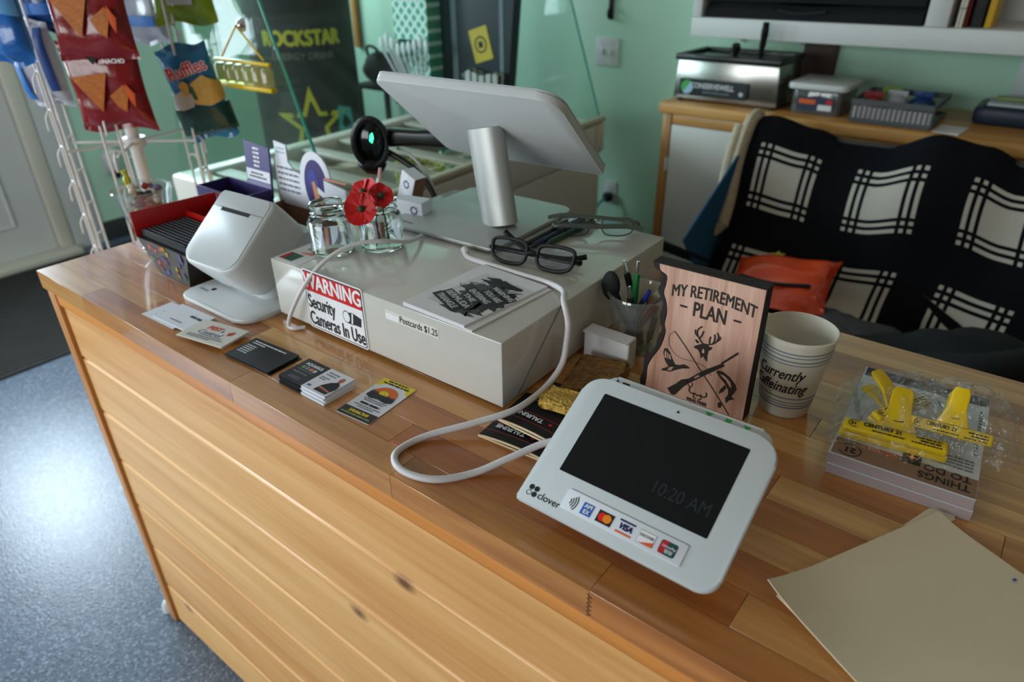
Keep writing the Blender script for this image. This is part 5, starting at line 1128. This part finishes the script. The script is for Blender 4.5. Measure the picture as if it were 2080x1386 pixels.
for k in range(7):
    lab = 'top realty card, half black and half white with a man in a black shirt' if k == 6 else 'half black half white card in the pile under the realty card'
    rx_ = random.uniform(-.0018, .0018) if k < 6 else 0; F_ = card_frame(.6725, .0435, 1.2) @ T(rx_+(6-k)*.0006, -(6-k)*.0006, .0003+k*.00145) @ RZ(0 if k == 6 else random.uniform(-1.2, 1.2))
    t = thing('business_card', lab, 'card', F_ @ Vector((.045, .025, 0)), 'half black cards'); mk('black_half', prism(rect(0, 0, .046, .051), 0, .00125), mat('card_black%d' % k, '#20262a', .4) if k == 6 else NAVYC, t, F_, smooth=0); mk('white_half', prism(rect(.0461, 0, .092, .051), 0, .00125), CARDW, t, F_, smooth=0)
F_ = F_ @ T(0, 0, .00126)
text('AQUARIUS', .0078, CARDW, t, F_, .024, .041, .0001, sx=.85, bold=.0002)
for k, c in enumerate(('#6f9f3e', '#7f86c4', '#d9824a', '#b9bcc0')): plate('colour_square', rect(.009+k*.0075, .0295, .0148+k*.0075, .0355), mat('sq%d' % k, c, .5), t, F_, .0001)
lines('small_print', [(.008, .038, .025, .002), (.007, .035, .018, .0028), (.012, .033, .009, .002), (.012, .033, .0055, .002)], INKG, t, F_, .0001); lines('small_print', [(.052, .072, .042, .002), (.052, .070, .037, .002), (.05, .066, .030, .0018), (.05, .062, .026, .0018)], INKG, t, F_, .0001); plate('blue_logo', rect(.05, .006, .056, .0095), INKB, t, F_, .0001)
plate('man_head', circ(.0815, .0385, .0038, 14, .0052), SKIN, t, F_, .0001); plate('man_neck', rect(.0795, .030, .0835, .0345), SKIN, t, F_, .0001)
plate('man_shirt', [(.0655, .004), (.088, .004), (.0915, .020), (.0885, .0285), (.0835, .032), (.0795, .031), (.0735, .027), (.067, .016)], INK, t, F_, .0001); plate('man_arm', [(.066, .011), (.089, .0085), (.089, .0115), (.067, .0145)], SKIN, t, F_, .0003)
F_ = card_frame(.7892, .0434, 4.67)
F_ = F_ @ T(.002, 0, .0004)
t = thing('business_card', 'yellow, white and black card with a sunset picture', 'card', F_ @ Vector((.025, .045, 0)))
mk('card_stock', prism(rect(-.003, 0, .052, .089), 0, .0008), CARDW, t, F_, smooth=0); F_ = F_ @ T(0, 0, .0008)
plate('black_band', rect(-.003, 0, .052, .0175), mat('card_black', '#22262c', .4), t, F_, .0001)
yb = [(-.003, .089), (-.003, .0705)]+[(.0245+.0275*cos(radians(a)), .060+.0225*sin(radians(a))) for a in range(150, 29, -8)]+[(.052, .0695), (.052, .089)]
plate('yellow_band', yb, YELP, t, F_, .0001)
plate('sunset_disc', [(.0245+.0185*cos(radians(a)), .0575+.0165*sin(radians(a))) for a in range(-10, 191, 10)], mat('sun_orange', '#df6a22', .5), t, F_, .0002); plate('sunset_glow', circ(.0225, .0585, .008, 14, .006), YELP, t, F_, .0004)
tr = [(.003, .047)]
for k in range(15): tr += [(.004+k*.0028, .0535+random.uniform(.002, .0085)*(1.3 if k < 5 or k > 10 else .5)), (.0053+k*.0028, .0545)]
plate('pine_trees', tr+[(.046, .047), (.038, .043), (.024, .0455), (.012, .043)], mat('tree_black', '#16202a', .5), t, F_, .0006)
text('Licensed for', .0052, INK, t, F_, .0245, .0855, .0002, bold=.0002, sx=.95) if False else lines('top_print', [(.008, .042, .0845, .0028), (.003, .046, .0795, .0028)], INK, t, F_, .0002)
text('Garrett Meyers', .0062, INK, t, F_, .0245, .0305, .0002, bold=.0003, sx=.62) if False else lines('name_print', [(.009, .041, .0290, .0036)], INK, t, F_, .0002)
lines('small_print', [(.006, .044, .040, .0016), (.009, .041, .0365, .0016), (.004, .046, .0245, .0016), (.012, .038, .021, .0016)], INKG, t, F_, .0002)
text('218.666.7640', .0068, YELP, t, F_, .0245, .0115, .0002, bold=.0003, sx=.85); lines('band_print', [(.001, .048, .0042, .0024)], mat('olive_print', '#8f9a3a', .5), t, F_, .0002)

# ================================================================== CAN SLEEVES AND SPONGES
SLRED = mat('sleeve_red', '#7e1c2a', .6)
SLV = mat('black_neoprene', '#121113', .7)
def sleeve(label, F_, z, L_=.105, W_=.10):
    t = thing('can_sleeve', label, 'can sleeve', F_ @ Vector((0, 0, z)), 'flattened black can sleeves'); FF = F_ @ T(0, 0, z)
    for s, nm in ((0, 'lower_side'), (1, 'upper_side')):
        def f(u, v, s=s): 
            e = sin(pi*u)**.6; return (u*W_-W_/2, v*L_, .0012+(.0045*e*(1-.35*v) if s else .0)+.0008)
        mk(nm, sheet(f, 14, 6, .0016), SLV, t, FF)
        def g(u, v, s=s):
            e = sin(pi*u)**.6; return (u*W_-W_/2, -.0005-.0006*0+v*.0004-.0006, (.0012+(.0045*e if s else .0)+.0008)-.0019*1+.0034*0+v*.0024)
        mk('foam_edge', sheet(g, 14, 1, .0012), FOAM, t, FF)
    mk('foam_lining', sheet(lambda u, v: (u*(W_-.006)-W_/2+.003, .004+v*.03, .0026), 8, 3, .0006), FOAM, t, FF)
    for y in (.0135, .0300): mk('red_line', sheet(lambda u, v, y=y: (u*W_-W_/2, y+v*.0008, .0012+.0045*sin(pi*u)**.6*(1-.35*y/L_)+.0012), 14, 1, .0005), SLRED, t, FF)
    text('TAURINE', .0095, CARDW, t, FF @ T(-.018, .0218, .0078) @ RZ(180), 0, 0, 0, bold=.0003); text('CK', .0095, CARDW, t, FF @ T(.030, .0218, .0066) @ RZ(180), 0, 0, 0, bold=.0003) if False else None
    mk('star_mark', prism(star(.003, .0013), .0076, .008), RED, t, FF @ T(.012, .0218, 0), smooth=0)
    return t, FF
FA = fr((1.012, .116, ZT), (.995, .08, 0), (-.08, .995, 0))
t, FF = sleeve('flattened black can sleeve with taurine lettering, lowest of the two', FA, .0003); mk('red_tag', prism(rr(.030, .006, .002, 3, -.012, -.012), .0004, .0012), RED, t, FF, smooth=0) if False else None
FB2 = fr((1.020, .137, ZT), (.999, -.03, 0), (.03, .999, 0))
t, FF = sleeve('flattened black can sleeve on top, with a gold star beside the sponge', FB2, .0118); mk('gold_star', prism(star(.012, .0045, 5, 1.2), .0062, .0066), mat('gold_print', '#b9862a', .45), t, FF @ T(-.022, .066, 0), smooth=0)
mk('lettering_outline', tube([(-.045, .060, .0066), (-.03, .053, .0066), (-.02, .058, .0066), (-.012, .05, .0066), (.0, .055, .0066)], .0006, 5, 3), INKG, t, FF)
def rock(name, label, M_, sx, sy, sz, m, seed):
    t = thing(name, label, 'sponge', M_ @ Vector((0, 0, 0))); bm = box(-sx/2, sx/2, -sy/2, sy/2, 0, sz, .004, 2); bmesh.ops.subdivide_edges(bm, edges=bm.edges[:], cuts=3, use_grid_fill=True)
    rnd = random.Random(seed)
    for v in bm.verts:
        j = .0016; v.co += Vector((rnd.uniform(-j, j), rnd.uniform(-j, j), rnd.uniform(-j, j) if v.co.z > .002 else 0))
    mk('block', bm, m, t, M_); 
    for k in range(0): mk('pore', prism(circ(rnd.uniform(-sx*.4, sx*.4), rnd.uniform(-sy*.4, sy*.4), rnd.uniform(.0012, .0028), 7), sz+.0012, sz+.0016), mat('pore_%s%d' % (name, k), '#4a2f16', .9) if k == 0 else bpy.data.materials['pore_%s0' % name], t, M_, smooth=0)
    return t
rock('brown_sponge', 'brown coarse sponge pad between the drawer and the small white box', T(1.017, .281, ZT+.0004) @ RZ(14), .066, .094, .020, CORK, 3)
rock('yellow_sponge', 'small yellow sponge on the can sleeves behind the terminal', T(1.022, .200, ZT+.0195) @ RZ(10), .05, .036, .014, SPONGE, 5)

# ================================================================== SMALL BOX, PEN CUP, SIGN, PAPER CUP
t = thing('small_white_box', 'plain small white cardboard box in front of the pen cup', 'box', (.996, .349, ZT))
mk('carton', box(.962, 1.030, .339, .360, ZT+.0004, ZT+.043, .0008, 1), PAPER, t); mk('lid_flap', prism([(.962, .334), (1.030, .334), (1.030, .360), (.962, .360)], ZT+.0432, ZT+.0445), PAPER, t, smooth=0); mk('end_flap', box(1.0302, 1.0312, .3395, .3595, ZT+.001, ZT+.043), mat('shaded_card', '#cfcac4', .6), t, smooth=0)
pc = (1.0035, .410)
t = thing('pen_cup', 'clear plastic cup full of pens between the drawer and the sign', 'cup', (pc[0], pc[1], ZT))
mk('cup_wall', lathe([(0, .0005), (.029, .0005), (.030, .003), (.041, .082), (.044, .084), (.043, .087), (.040, .086), (.0385, .082), (.0285, .004), (0, .003)], 36, pc, ZT), CUPCLR, t)
def cpen(lab, a, r0, dx, dy, top, body, **k):
    pen('pen', lab, (pc[0]+r0*cos(a), pc[1]+r0*sin(a), ZT+.0042), (pc[0]+dx, pc[1]+dy, top), body, **k)
cpen('green click pen standing tallest in the pen cup', 4.0, .006, -.008, .004, 1.046, GREENP)
cpen('black click pen with silver button in the pen cup', 1.0, .012, -.026, .004, 1.043, BLACK)
cpen('short black pen with silver end in the pen cup', 5.2, .016, -.004, -.020, 1.019, BLACKM)
cpen('blue capped pen leaning in the pen cup', 3.4, .016, .018, -.012, 1.018, NAVYP, cap=BLUEP, r=.0056, clip=mat('brass_clip', '#b08a5a', .3, metal=.7))
cpen('dark red pen leaning against the sign in the pen cup', 2.6, .015, .030, .0, 1.008, REDPN)
cpen('dark green pen deep in the pen cup', .3, .018, .022, .014, .985, mat('dgreen', '#1d4d2c', .3))
t = thing('black_brush', 'black round-ended brush handle in the pen cup', 'brush', (pc[0]-.02, pc[1]-.005, ZT+.004)); mk('handle', tube([(pc[0]+.008, pc[1], ZT+.006), (pc[0]-.015, pc[1]-.012, .98), (pc[0]-.030, pc[1]-.016, 1.010)], .006, 10), BLACKM, t); mk('paddle', blob((pc[0]-.036, pc[1]-.016, 1.020), (.014, .008, .022), 1, .0, 10), BLACKM, t)
# wooden sign
SO = Vector((1.066, .325, ZT+.0004)); FSN = fr(SO, (1, .017, 0), (0, 0, 1)); SWd, SHt, STh = .1305, .173, .021
sg = thing('wooden_sign', 'wooden retirement plan sign with black edges standing on the counter', 'sign', SO+Vector((.065, .01, 0)))
cont = [(.0035, .173), (.0057, .1655), (.0145, .1604), (.0148, .1495), (.0132, .1378), (.0177, .1259), (.0197, .113), (.0185, .0971), (.0207, .0859), (.0162, .0642), (.0065, .0442), (.0018, .0298), (.0015, .0123), (.0005, 0)]
cc = [(p.x, p.y) for p in cr([(x, y, 0) for x, y in cont], 4)]
mk('face', prism([(SWd, 0), (SWd, SHt)]+cc, -.0009, 0), SIGNW, sg, FSN, smooth=0)
bk = [(x-.0075-.0015*sin(y*190), y) for x, y in cc]
mk('block', prism([(SWd+.0008, 0), (SWd+.0008, SHt+.0008)]+[(x, y+.0008 if y > .17 else y) for x, y in bk], -STh, -.001), BARK, sg, FSN, smooth=0)
bm = B()
ra = [bm.verts.new((x, y, 0)) for x, y in cc]; rb = [bm.verts.new((x, y, -.0045)) for x, y in bk]
for i in range(len(cc)-1): bm.faces.new((ra[i], ra[i+1], rb[i+1], rb[i]))
bmesh.ops.solidify(bm, geom=bm.faces[:], thickness=.0006)
mk('bark_bevel', bm, BARK, sg, FSN)
BRN = mat('burnt_print', '#2a211d', .6)
def arch(k): return lambda co: Vector((co.x, co.y-k*co.x*co.x, co.z))
text('MY RETIREMENT', .0215, BRN, sg, FSN, .0735, .1500, .0002, bold=.0003, sx=.645, warp=lambda co: Vector((co.x, co.y+co.x*.0-2.6*co.x*co.x, co.z)))
text('PLAN', .0265, BRN, sg, FSN, .0720, .1268, .0002, bold=.0004, sx=.64)
for a, b in ((.0345, .0445), (.1002, .110)): plate('dash', rr(b-a, .0026, .001, 2, a, .1262), BRN, sg, FSN, .0001)
def stroke(P, r, nm): mk(nm, tube([(x, y, .0004) for x, y in P], r, 5, 4, flat=(.35, 1)), BRN, sg, FSN)
# deer head with antlers
plate('deer_head', [(.0615, .0815), (.0585, .0795), (.0600, .0770), (.0640, .0765), (.0670, .0725), (.0690, .0660), (.0715, .0700), (.0740, .0665), (.0775, .0640), (.0765, .0720), (.0770, .0790), (.0800, .0815), (.0815, .0855), (.0770, .0850), (.0740, .0875), (.0700, .0870), (.0665, .0850)], BRN, sg, FSN, .0002)
plate('deer_neck_light', [(.0690, .0745), (.0725, .0740), (.0720, .0790), (.0700, .0800)], SIGNW, sg, FSN, .0004); plate('deer_ear', [(.0620, .0845), (.0585, .0885), (.0605, .0895), (.0650, .0865)], BRN, sg, FSN, .0002)
for P in ([(.069, .0865), (.0635, .092), (.0605, .098), (.0615, .104), (.0655, .1085)], [(.0625, .0935), (.0585, .097), (.0580, .102)], [(.0640, .0915), (.0665, .097), (.0680, .103)], [(.0745, .087), (.081, .090), (.0855, .0955), (.0865, .1015), (.0845, .106)], [(.081, .0902), (.0825, .097), (.0815, .103)], [(.0848, .0943), (.0885, .0985), (.0885, .102)], [(.0775, .0885), (.0765, .094), (.0775, .0985)]): stroke(P, .00095, 'antler')
# shotgun
plate('gun_stock', [(.0312, .0085), (.0375, .0015), (.0425, .0025), (.0520, .0180), (.0590, .0270), (.0560, .0320), (.0480, .0275), (.0420, .0195)], BRN, sg, FSN, .0003); plate('gun_body', [(.0540, .0290), (.0575, .0250), (.0780, .0455), (.0990, .0655), (.0965, .0690), (.0740, .0505)], BRN, sg, FSN, .0003); plate('gun_barrel', [(.0940, .0685), (.0957, .0670), (.1132, .0872), (.1115, .0893)], BRN, sg, FSN, .0003); plate('gun_receiver_light', [(.0640, .0372), (.0655, .0357), (.0710, .0410), (.0695, .0427)], SIGNW, sg, FSN, .0005); stroke([(.0575, .0245), (.0605, .0215), (.0635, .0245), (.0625, .0285)], .0007, 'trigger_guard')
# fishing rod and line
stroke([(.0323, .0916), (.0500, .0735), (.0687, .0520), (.0900, .0290), (.1139, .0013)], .0007, 'fishing_rod'); stroke([(.0323, .0916), (.0265, .084), (.0270, .073), (.0330, .063), (.0450, .0575), (.0600, .0585), (.0760, .0560), (.0850, .0470)], .00025, 'fishing_line'); plate('reel', rag(.1005, .0105, .0025, .0045, 12, .2), BRN, sg, FSN, .0003)
# duck
plate('duck_body', [(.0205, .0310), (.0250, .0325), (.0330, .0335), (.0400, .0390), (.0480, .0440), (.0555, .0465), (.0575, .0480), (.0530, .0500), (.0490, .0505), (.0440, .0475), (.0360, .0455), (.0290, .0395), (.0215, .0345)], BRN, sg, FSN, .0002); plate('duck_breast_light', [(.0285, .0350), (.0335, .0355), (.0365, .0425), (.0310, .0400)], SIGNW, sg, FSN, .0004); plate('duck_wing', [(.0300, .0390), (.0235, .0480), (.0205, .0580), (.0215, .0640), (.0255, .0650), (.0300, .0600), (.0340, .0520), (.0385, .0455)], BRN, sg, FSN, .0002)
for k in range(3): plate('duck_feather', [(.0232+k*.0033, .0510), (.0225+k*.003, .0600-k*.001), (.0243+k*.003, .0615-k*.002), (.0252+k*.0033, .0515)], SIGNW, sg, FSN, .0004)
# trout
plate('trout_body', [(.0900, .0545), (.0925, .0575), (.0985, .0575), (.1075, .0530), (.1150, .0460), (.1175, .0400), (.1150, .0330), (.1130, .0275), (.1175, .0260), (.1110, .0215), (.1080, .0160), (.1060, .0225), (.1085, .0290), (.1080, .0350), (.1030, .0420), (.0960, .0480)], BRN, sg, FSN, .0002); plate('trout_side_light', [(.0950, .0530), (.1010, .0530), (.1090, .0470), (.1115, .0400), (.1095, .0400), (.1040, .0470)], SIGNW, sg, FSN, .0004); plate('trout_fin', [(.1030, .0410), (.0985, .0330), (.0970, .0260), (.1020, .0300), (.1050, .0370)], BRN, sg, FSN, .0003)
# antler emblem and word under it
for s in (-1, 1): stroke([(.0715+s*.0105, .0215), (.0715+s*.0115, .0165), (.0715+s*.0075, .0135), (.0715+s*.0035, .0150), (.0715, .0125)], .0009, 'emblem'); stroke([(.0715+s*.0035, .0150), (.0715+s*.0050, .0100), (.0715+s*.0015, .0075)], .0008, 'emblem')
text('REALTREE', .0062, BRN, sg, FSN, .0715, .0035, .0002, bold=.0003, sx=.95)
# paper cup
cc_ = (1.224, .390); cr0, cr1, chh = .029, .0425, .108
t = thing('paper_cup', 'white paper cup with blue rings and script lettering', 'cup', (cc_[0], cc_[1], ZT))
CUPP = mat('cup_paper', '#d9d4c6', .6)
mk('cup_wall', lathe([(0, .004), (cr0-.002, .004), (cr0-.002, .0006), (cr0, .0006), (cr1, chh-.004), (cr1+.0016, chh-.003), (cr1+.002, chh), (cr1, chh+.0015), (cr1-.0015, chh), (cr0-.0012, .0055), (0, .005)], 48, cc_, ZT), CUPP, t)
RB = mat('ring_blue', '#6d7f96', .6); kk = (cr1-cr0)/(chh-.0046)
for h, wd in ((.094, .0014), (.0895, .0011), (.0835, .0014), (.079, .0009), (.0295, .0014), (.0235, .0011), (.0195, .0011), (.0155, .0016)):
    mk('printed_ring', lathe([(cr0+kk*h+.0003, h), (cr0+kk*(h+wd)+.0003, h+wd), (cr0+kk*(h+wd)-.0002, h+wd), (cr0+kk*h-.0002, h), (cr0+kk*h+.0003, h)], 48, cc_, ZT), RB, t)
ta = math.atan2(-.372-cc_[1], 1.3985-cc_[0])-.36
def cupw(h):
    def f(co):
        r = cr0+kk*(h+co.y)+.0004+co.z; a = ta+co.x/(cr0+kk*h); return Vector((cc_[0]+r*cos(a), cc_[1]+r*sin(a), ZT+h+co.y))
    return f
text('Currently', .0205, INK, t, Matrix(), z=0, sx=.72, shear=.35, warp=cupw(.0640), bold=.00012); text('Caffeinating', .0205, INK, t, Matrix(), z=0, sx=.70, shear=.35, warp=cupw(.0450), bold=.00012)

# ================================================================== NOTEPADS, CLIPS, FOLDER
pads = [(1.3018, .2935), (1.4376, .3021), (1.4246, .5090), (1.2888, .5003)]
TAN = mat('pad_photo', '#8a6a58', .5, noise=(20, .15)); PADW = mat('pad_white', '#cdd0d8', .5)
for k in range(2):
    z = ZT+.0004+k*.0128; lab = 'lower notepad in the stack of two, only its edges showing' if k == 0 else 'upper notepad printed with a to-do heading under the yellow clips'
    P = [(x+(.0015 if k == 0 else 0), y-(.002 if k == 0 else 0)) for x, y in pads]
    t = thing('notepad', lab, 'notepad', (1.365, .395, z), 'stacked notepads'); mk('pages', prism(P, z, z+.0118), mat('page_edges%d' % k, '#9d8c8c', .7, bump=(800, .3)), t, smooth=0); mk('cover', prism(P, z+.0119, z+.0126), PADW, t, smooth=0)
ztop = z+.0127
PB = fr((1.438, .305, ztop), (-.981, -.194, 0), (.07, -.997, 0))       # printed upside down: x leftwards as we look, y toward us
FPD = fr((1.4246, .5090, ztop), (-.998, -.063, 0), (.063, -.998, 0)); PL = .2072
plate('photo_strip', [(0, PL-.052), (.137, PL-.056), (.137, PL-.001), (0, PL-.001)] if False else rect(.0005, PL*.84, .1345, PL*.995), TAN, t, FPD, .0001); plate('dark_strip', rect(.0005, .001, .1345, .022), mat('pad_maroon', '#3a2230', .5), t, FPD, .0001)
text('THINGS', .0155, INK, t, FPD, .006, PL*.935, .0004, al='LEFT', bold=.0002, sx=.85); text('TO DO', .0155, INK, t, FPD, .006, PL*.862, .0004, al='LEFT', bold=.0002, sx=.85)
plate('emblem_tile', rect(.052, PL*.77, .070, PL*.88), mat('tile_dark', '#1d211d', .5), t, FPD, .0003); plate('emblem_shape', star(.006, .003, 4), ORANGE, t, FPD @ T(.061, PL*.822, 0), .0006); plate('emblem_shape', [(-.002, .002), (0, -.006), (.002, .002)], PAPER, t, FPD @ T(.061, PL*.822, 0), .0009)
text('CENTURY 21', .0078, ORANGE, t, FPD, .092, PL*.86, .0004, sx=.8); 
bm = B()
for k in range(22):
    u, v = pi*.15+2*pi*.8*k/22, pi*.15+2*pi*.8*(k+1)/22
    bm.faces.new([bm.verts.new((.118+r*cos(x), PL*.93+r*sin(x), .0005)) for r, x in ((.0115, u), (.0115, v), (.0102, v), (.0102, u))])
mk('logo_ring', bm, INK, t, FPD, smooth=0); text('21', .0125, INK, t, FPD, .118, PL*.93, .0005, bold=.0004)
lines('pad_text', [(.006, .045, PL*.78-k*.006, .0022) for k in range(4)]+[(.075, .125, PL*.78-k*.006, .0018) for k in range(3)], INKG, t, FPD, .0003)['kind'] = 'stuff'
for k in range(15): mk('check_circle', prism(circ(.0065, PL*.62-k*.0065, .0022, 8), .0002, .0004), INKG, t, FPD, smooth=0)
def clip(label, M_, open_=26, texty=True):
    t = thing('bag_clip', label, 'clip', M_ @ Vector((0, 0, 0)), 'yellow bag clips')
    mk('jaw', box(-.052, .052, -.008, .008, 0, .0095, .003, 3), YEL, t, M_); mk('jaw', box(-.050, .050, -.0085, .0075, .0099, .0185, .003, 3), YEL, t, M_)
    for s, nm in ((-1, 'lower_handle'), (1, 'upper_handle')):
        z0 = .005 if s < 0 else .014
        mk(nm, loft([[Vector((x, y, z)) for x, z in rr(w_, th_, .002, 3, -w_/2, zc_-th_/2)] for y, w_, th_, zc_ in ((.0078, .040, .006, z0), (.020, .030, .006, z0+s*.003+.002), (.030, .023, .006, z0+s*.006+.004), (.052, .022, .006, z0+s*.010+.006), (.058, .016, .005, z0+s*.011+.006))]), YEL, t, M_)
    mk('spring', tube([(.009*cos(a*.9), .022+.006*sin(a*.9), .012+.0007*a) for a in range(0, 14)], .0008, 5, 2), STEEL, t, M_)
    FF = M_ @ fr((0, -.0086, .0142), (1, 0, 0), (0, 0, 1)); FT2 = M_ @ T(0, -.0005, .0186)
    for f in (FT2,):
        bm = B()
        for k in range(16):
            u, v = pi*.2+2*pi*.75*k/16, pi*.2+2*pi*.75*(k+1)/16
            bm.faces.new([bm.verts.new((-.040+r*cos(x), r*sin(x), .0003)) for r, x in ((.0058, u), (.0058, v), (.0049, v), (.0049, u))])
        mk('logo_ring', bm, INK, t, f, smooth=0); text('21', .006, INK, t, f, -.0405, 0, .0003, bold=.0002); text('CENTURY 21', .0072, INK, t, f, -.031, .002, .0003, al='LEFT', bold=.0002, sx=.9); lines('small_print', [(-.022, .010, -.0055, .0016), (.020, .044, .002, .002), (.024, .044, -.002, .002), (.016, .044, -.006, .0016)], INK, t, f, .0003)
    return t
zc = ztop+.001
clip('yellow bag clip lying lowest across the notepad, long bar in front', T(1.352, .344, zc) @ RZ(9) @ RX(12))
clip('yellow bag clip turned sideways with its handle reaching over the pad', T(1.345, .388, zc+.012) @ RZ(62) @ RX(14) @ Matrix.Scale(.8, 4))
clip('yellow bag clip with printed bar tipped toward the counter front', T(1.397, .378, zc+.018) @ RZ(8) @ RX(50) @ Matrix.Scale(.76, 4))
def film(label, c, sx, sy, sz, rot, seed):
    t = thing('plastic_sleeve', label, 'plastic bag', (c[0], c[1], c[2]-sz), 'clear bags around the clips'); rnd = random.Random(seed); ph = [rnd.uniform(0, 6.3) for _ in range(8)]
    M_ = T(*c) @ RZ(rot)
    def f(u, v):
        x, y = (u-.5)*sx, (v-.5)*sy; e = (sin(pi*u)*sin(pi*v))**.45
        z = sz*e*(1+.10*sin(19*u+ph[0])*sin(15*v+ph[1])+.06*sin(33*u+27*v+ph[2])+.04*sin(41*v-31*u+ph[3]))
        return (x+.003*sin(27*v+ph[4]), y+.003*sin(33*u+ph[5]), z+.0008*sin(41*u+ph[6]))
    bm = sheet(f, 44, 34, 0); mk('film', bm, BAGCLR, t, M_, smooth=25)
    mk('seal_strip', box(-sx/2-.002, -sx/2+.004, -sy*.45, sy*.45, -.0005, .0007), BAGCLR, t, M_, smooth=0)
film('clear crinkled bag around the lowest yellow clip', (1.345, .388, zc+.0), .125, .135, .026, 8, 1)
film('clear crinkled bag around the sideways yellow clip', (1.350, .410, zc+.004), .10, .13, .040, 20, 2)
film('clear crinkled bag around the printed bar clip', (1.402, .410, zc+.008), .11, .12, .048, 6, 3)
# manila folder
fu = Vector((.458, .889, 0)).normalized(); fv = Vector((.889, -.458, 0)).normalized(); fo = Vector((1.311, .093, ZT))
t = thing('manila_folder', 'cream manila folder lying open-edged on the counter corner', 'folder', fo+fu*.11+fv*.15)
for k in range(2):
    def f(u, v, k=k):
        a, b = u*(.222 if k else .21), v*.30
        if k == 1: a += .0; 
        curl = .010*max(0, 1-u*3.0)**2*max(0, 1-v*1.5)**2*(1 if k else .0)+.004*max(0, (.12-v)/.12)**2*k
        p = fo+fu*(a+.007*(1-k))+fv*(b+.007*(1-k)); return (p.x, p.y, ZT+.0008+k*.0022+curl+.0006*sin(5*u)*k)
    mk('leaf', sheet(f, 20, 22, .0009), CREAM, t)
mk('tab', prism([(.175, -.004), (.222, -.010), (.236, -.006), (.240, .004), (.232, .012), (.2215, .012), (.2215, .0)], .0004, .0012), CREAM, t, fr(fo, fu, -fv) @ Matrix.Diagonal((1, -1, 1, 1)), smooth=0)
mk('pen_mark', prism(rect(.205, .085, .209, .0875), .0042, .0044), INKB, t, fr(fo, fu, -fv) @ Matrix.Diagonal((1, -1, 1, 1)), smooth=0)

# ================================================================== CEILING LAMPS (out of the picture, warm)
for k, (x, y) in enumerate(((1.9, 1.1), (2.5, -.6))):
    t = thing('ceiling_lamp', 'round warm ceiling lamp over the till end of the counter', 'lamp', (x, y, ZC), 'ceiling lamps')
    mk('rose', lathe([(0, 0), (.08, 0), (.08, -.03), (0, -.03)], 24, (x, y), ZC-.0005), WHITE, t); mk('globe', lathe([(0, -.031), (.06, -.032), (.10, -.06), (.09, -.10), (.05, -.12), (0, -.125)], 24, (x, y), ZC), BULB, t)
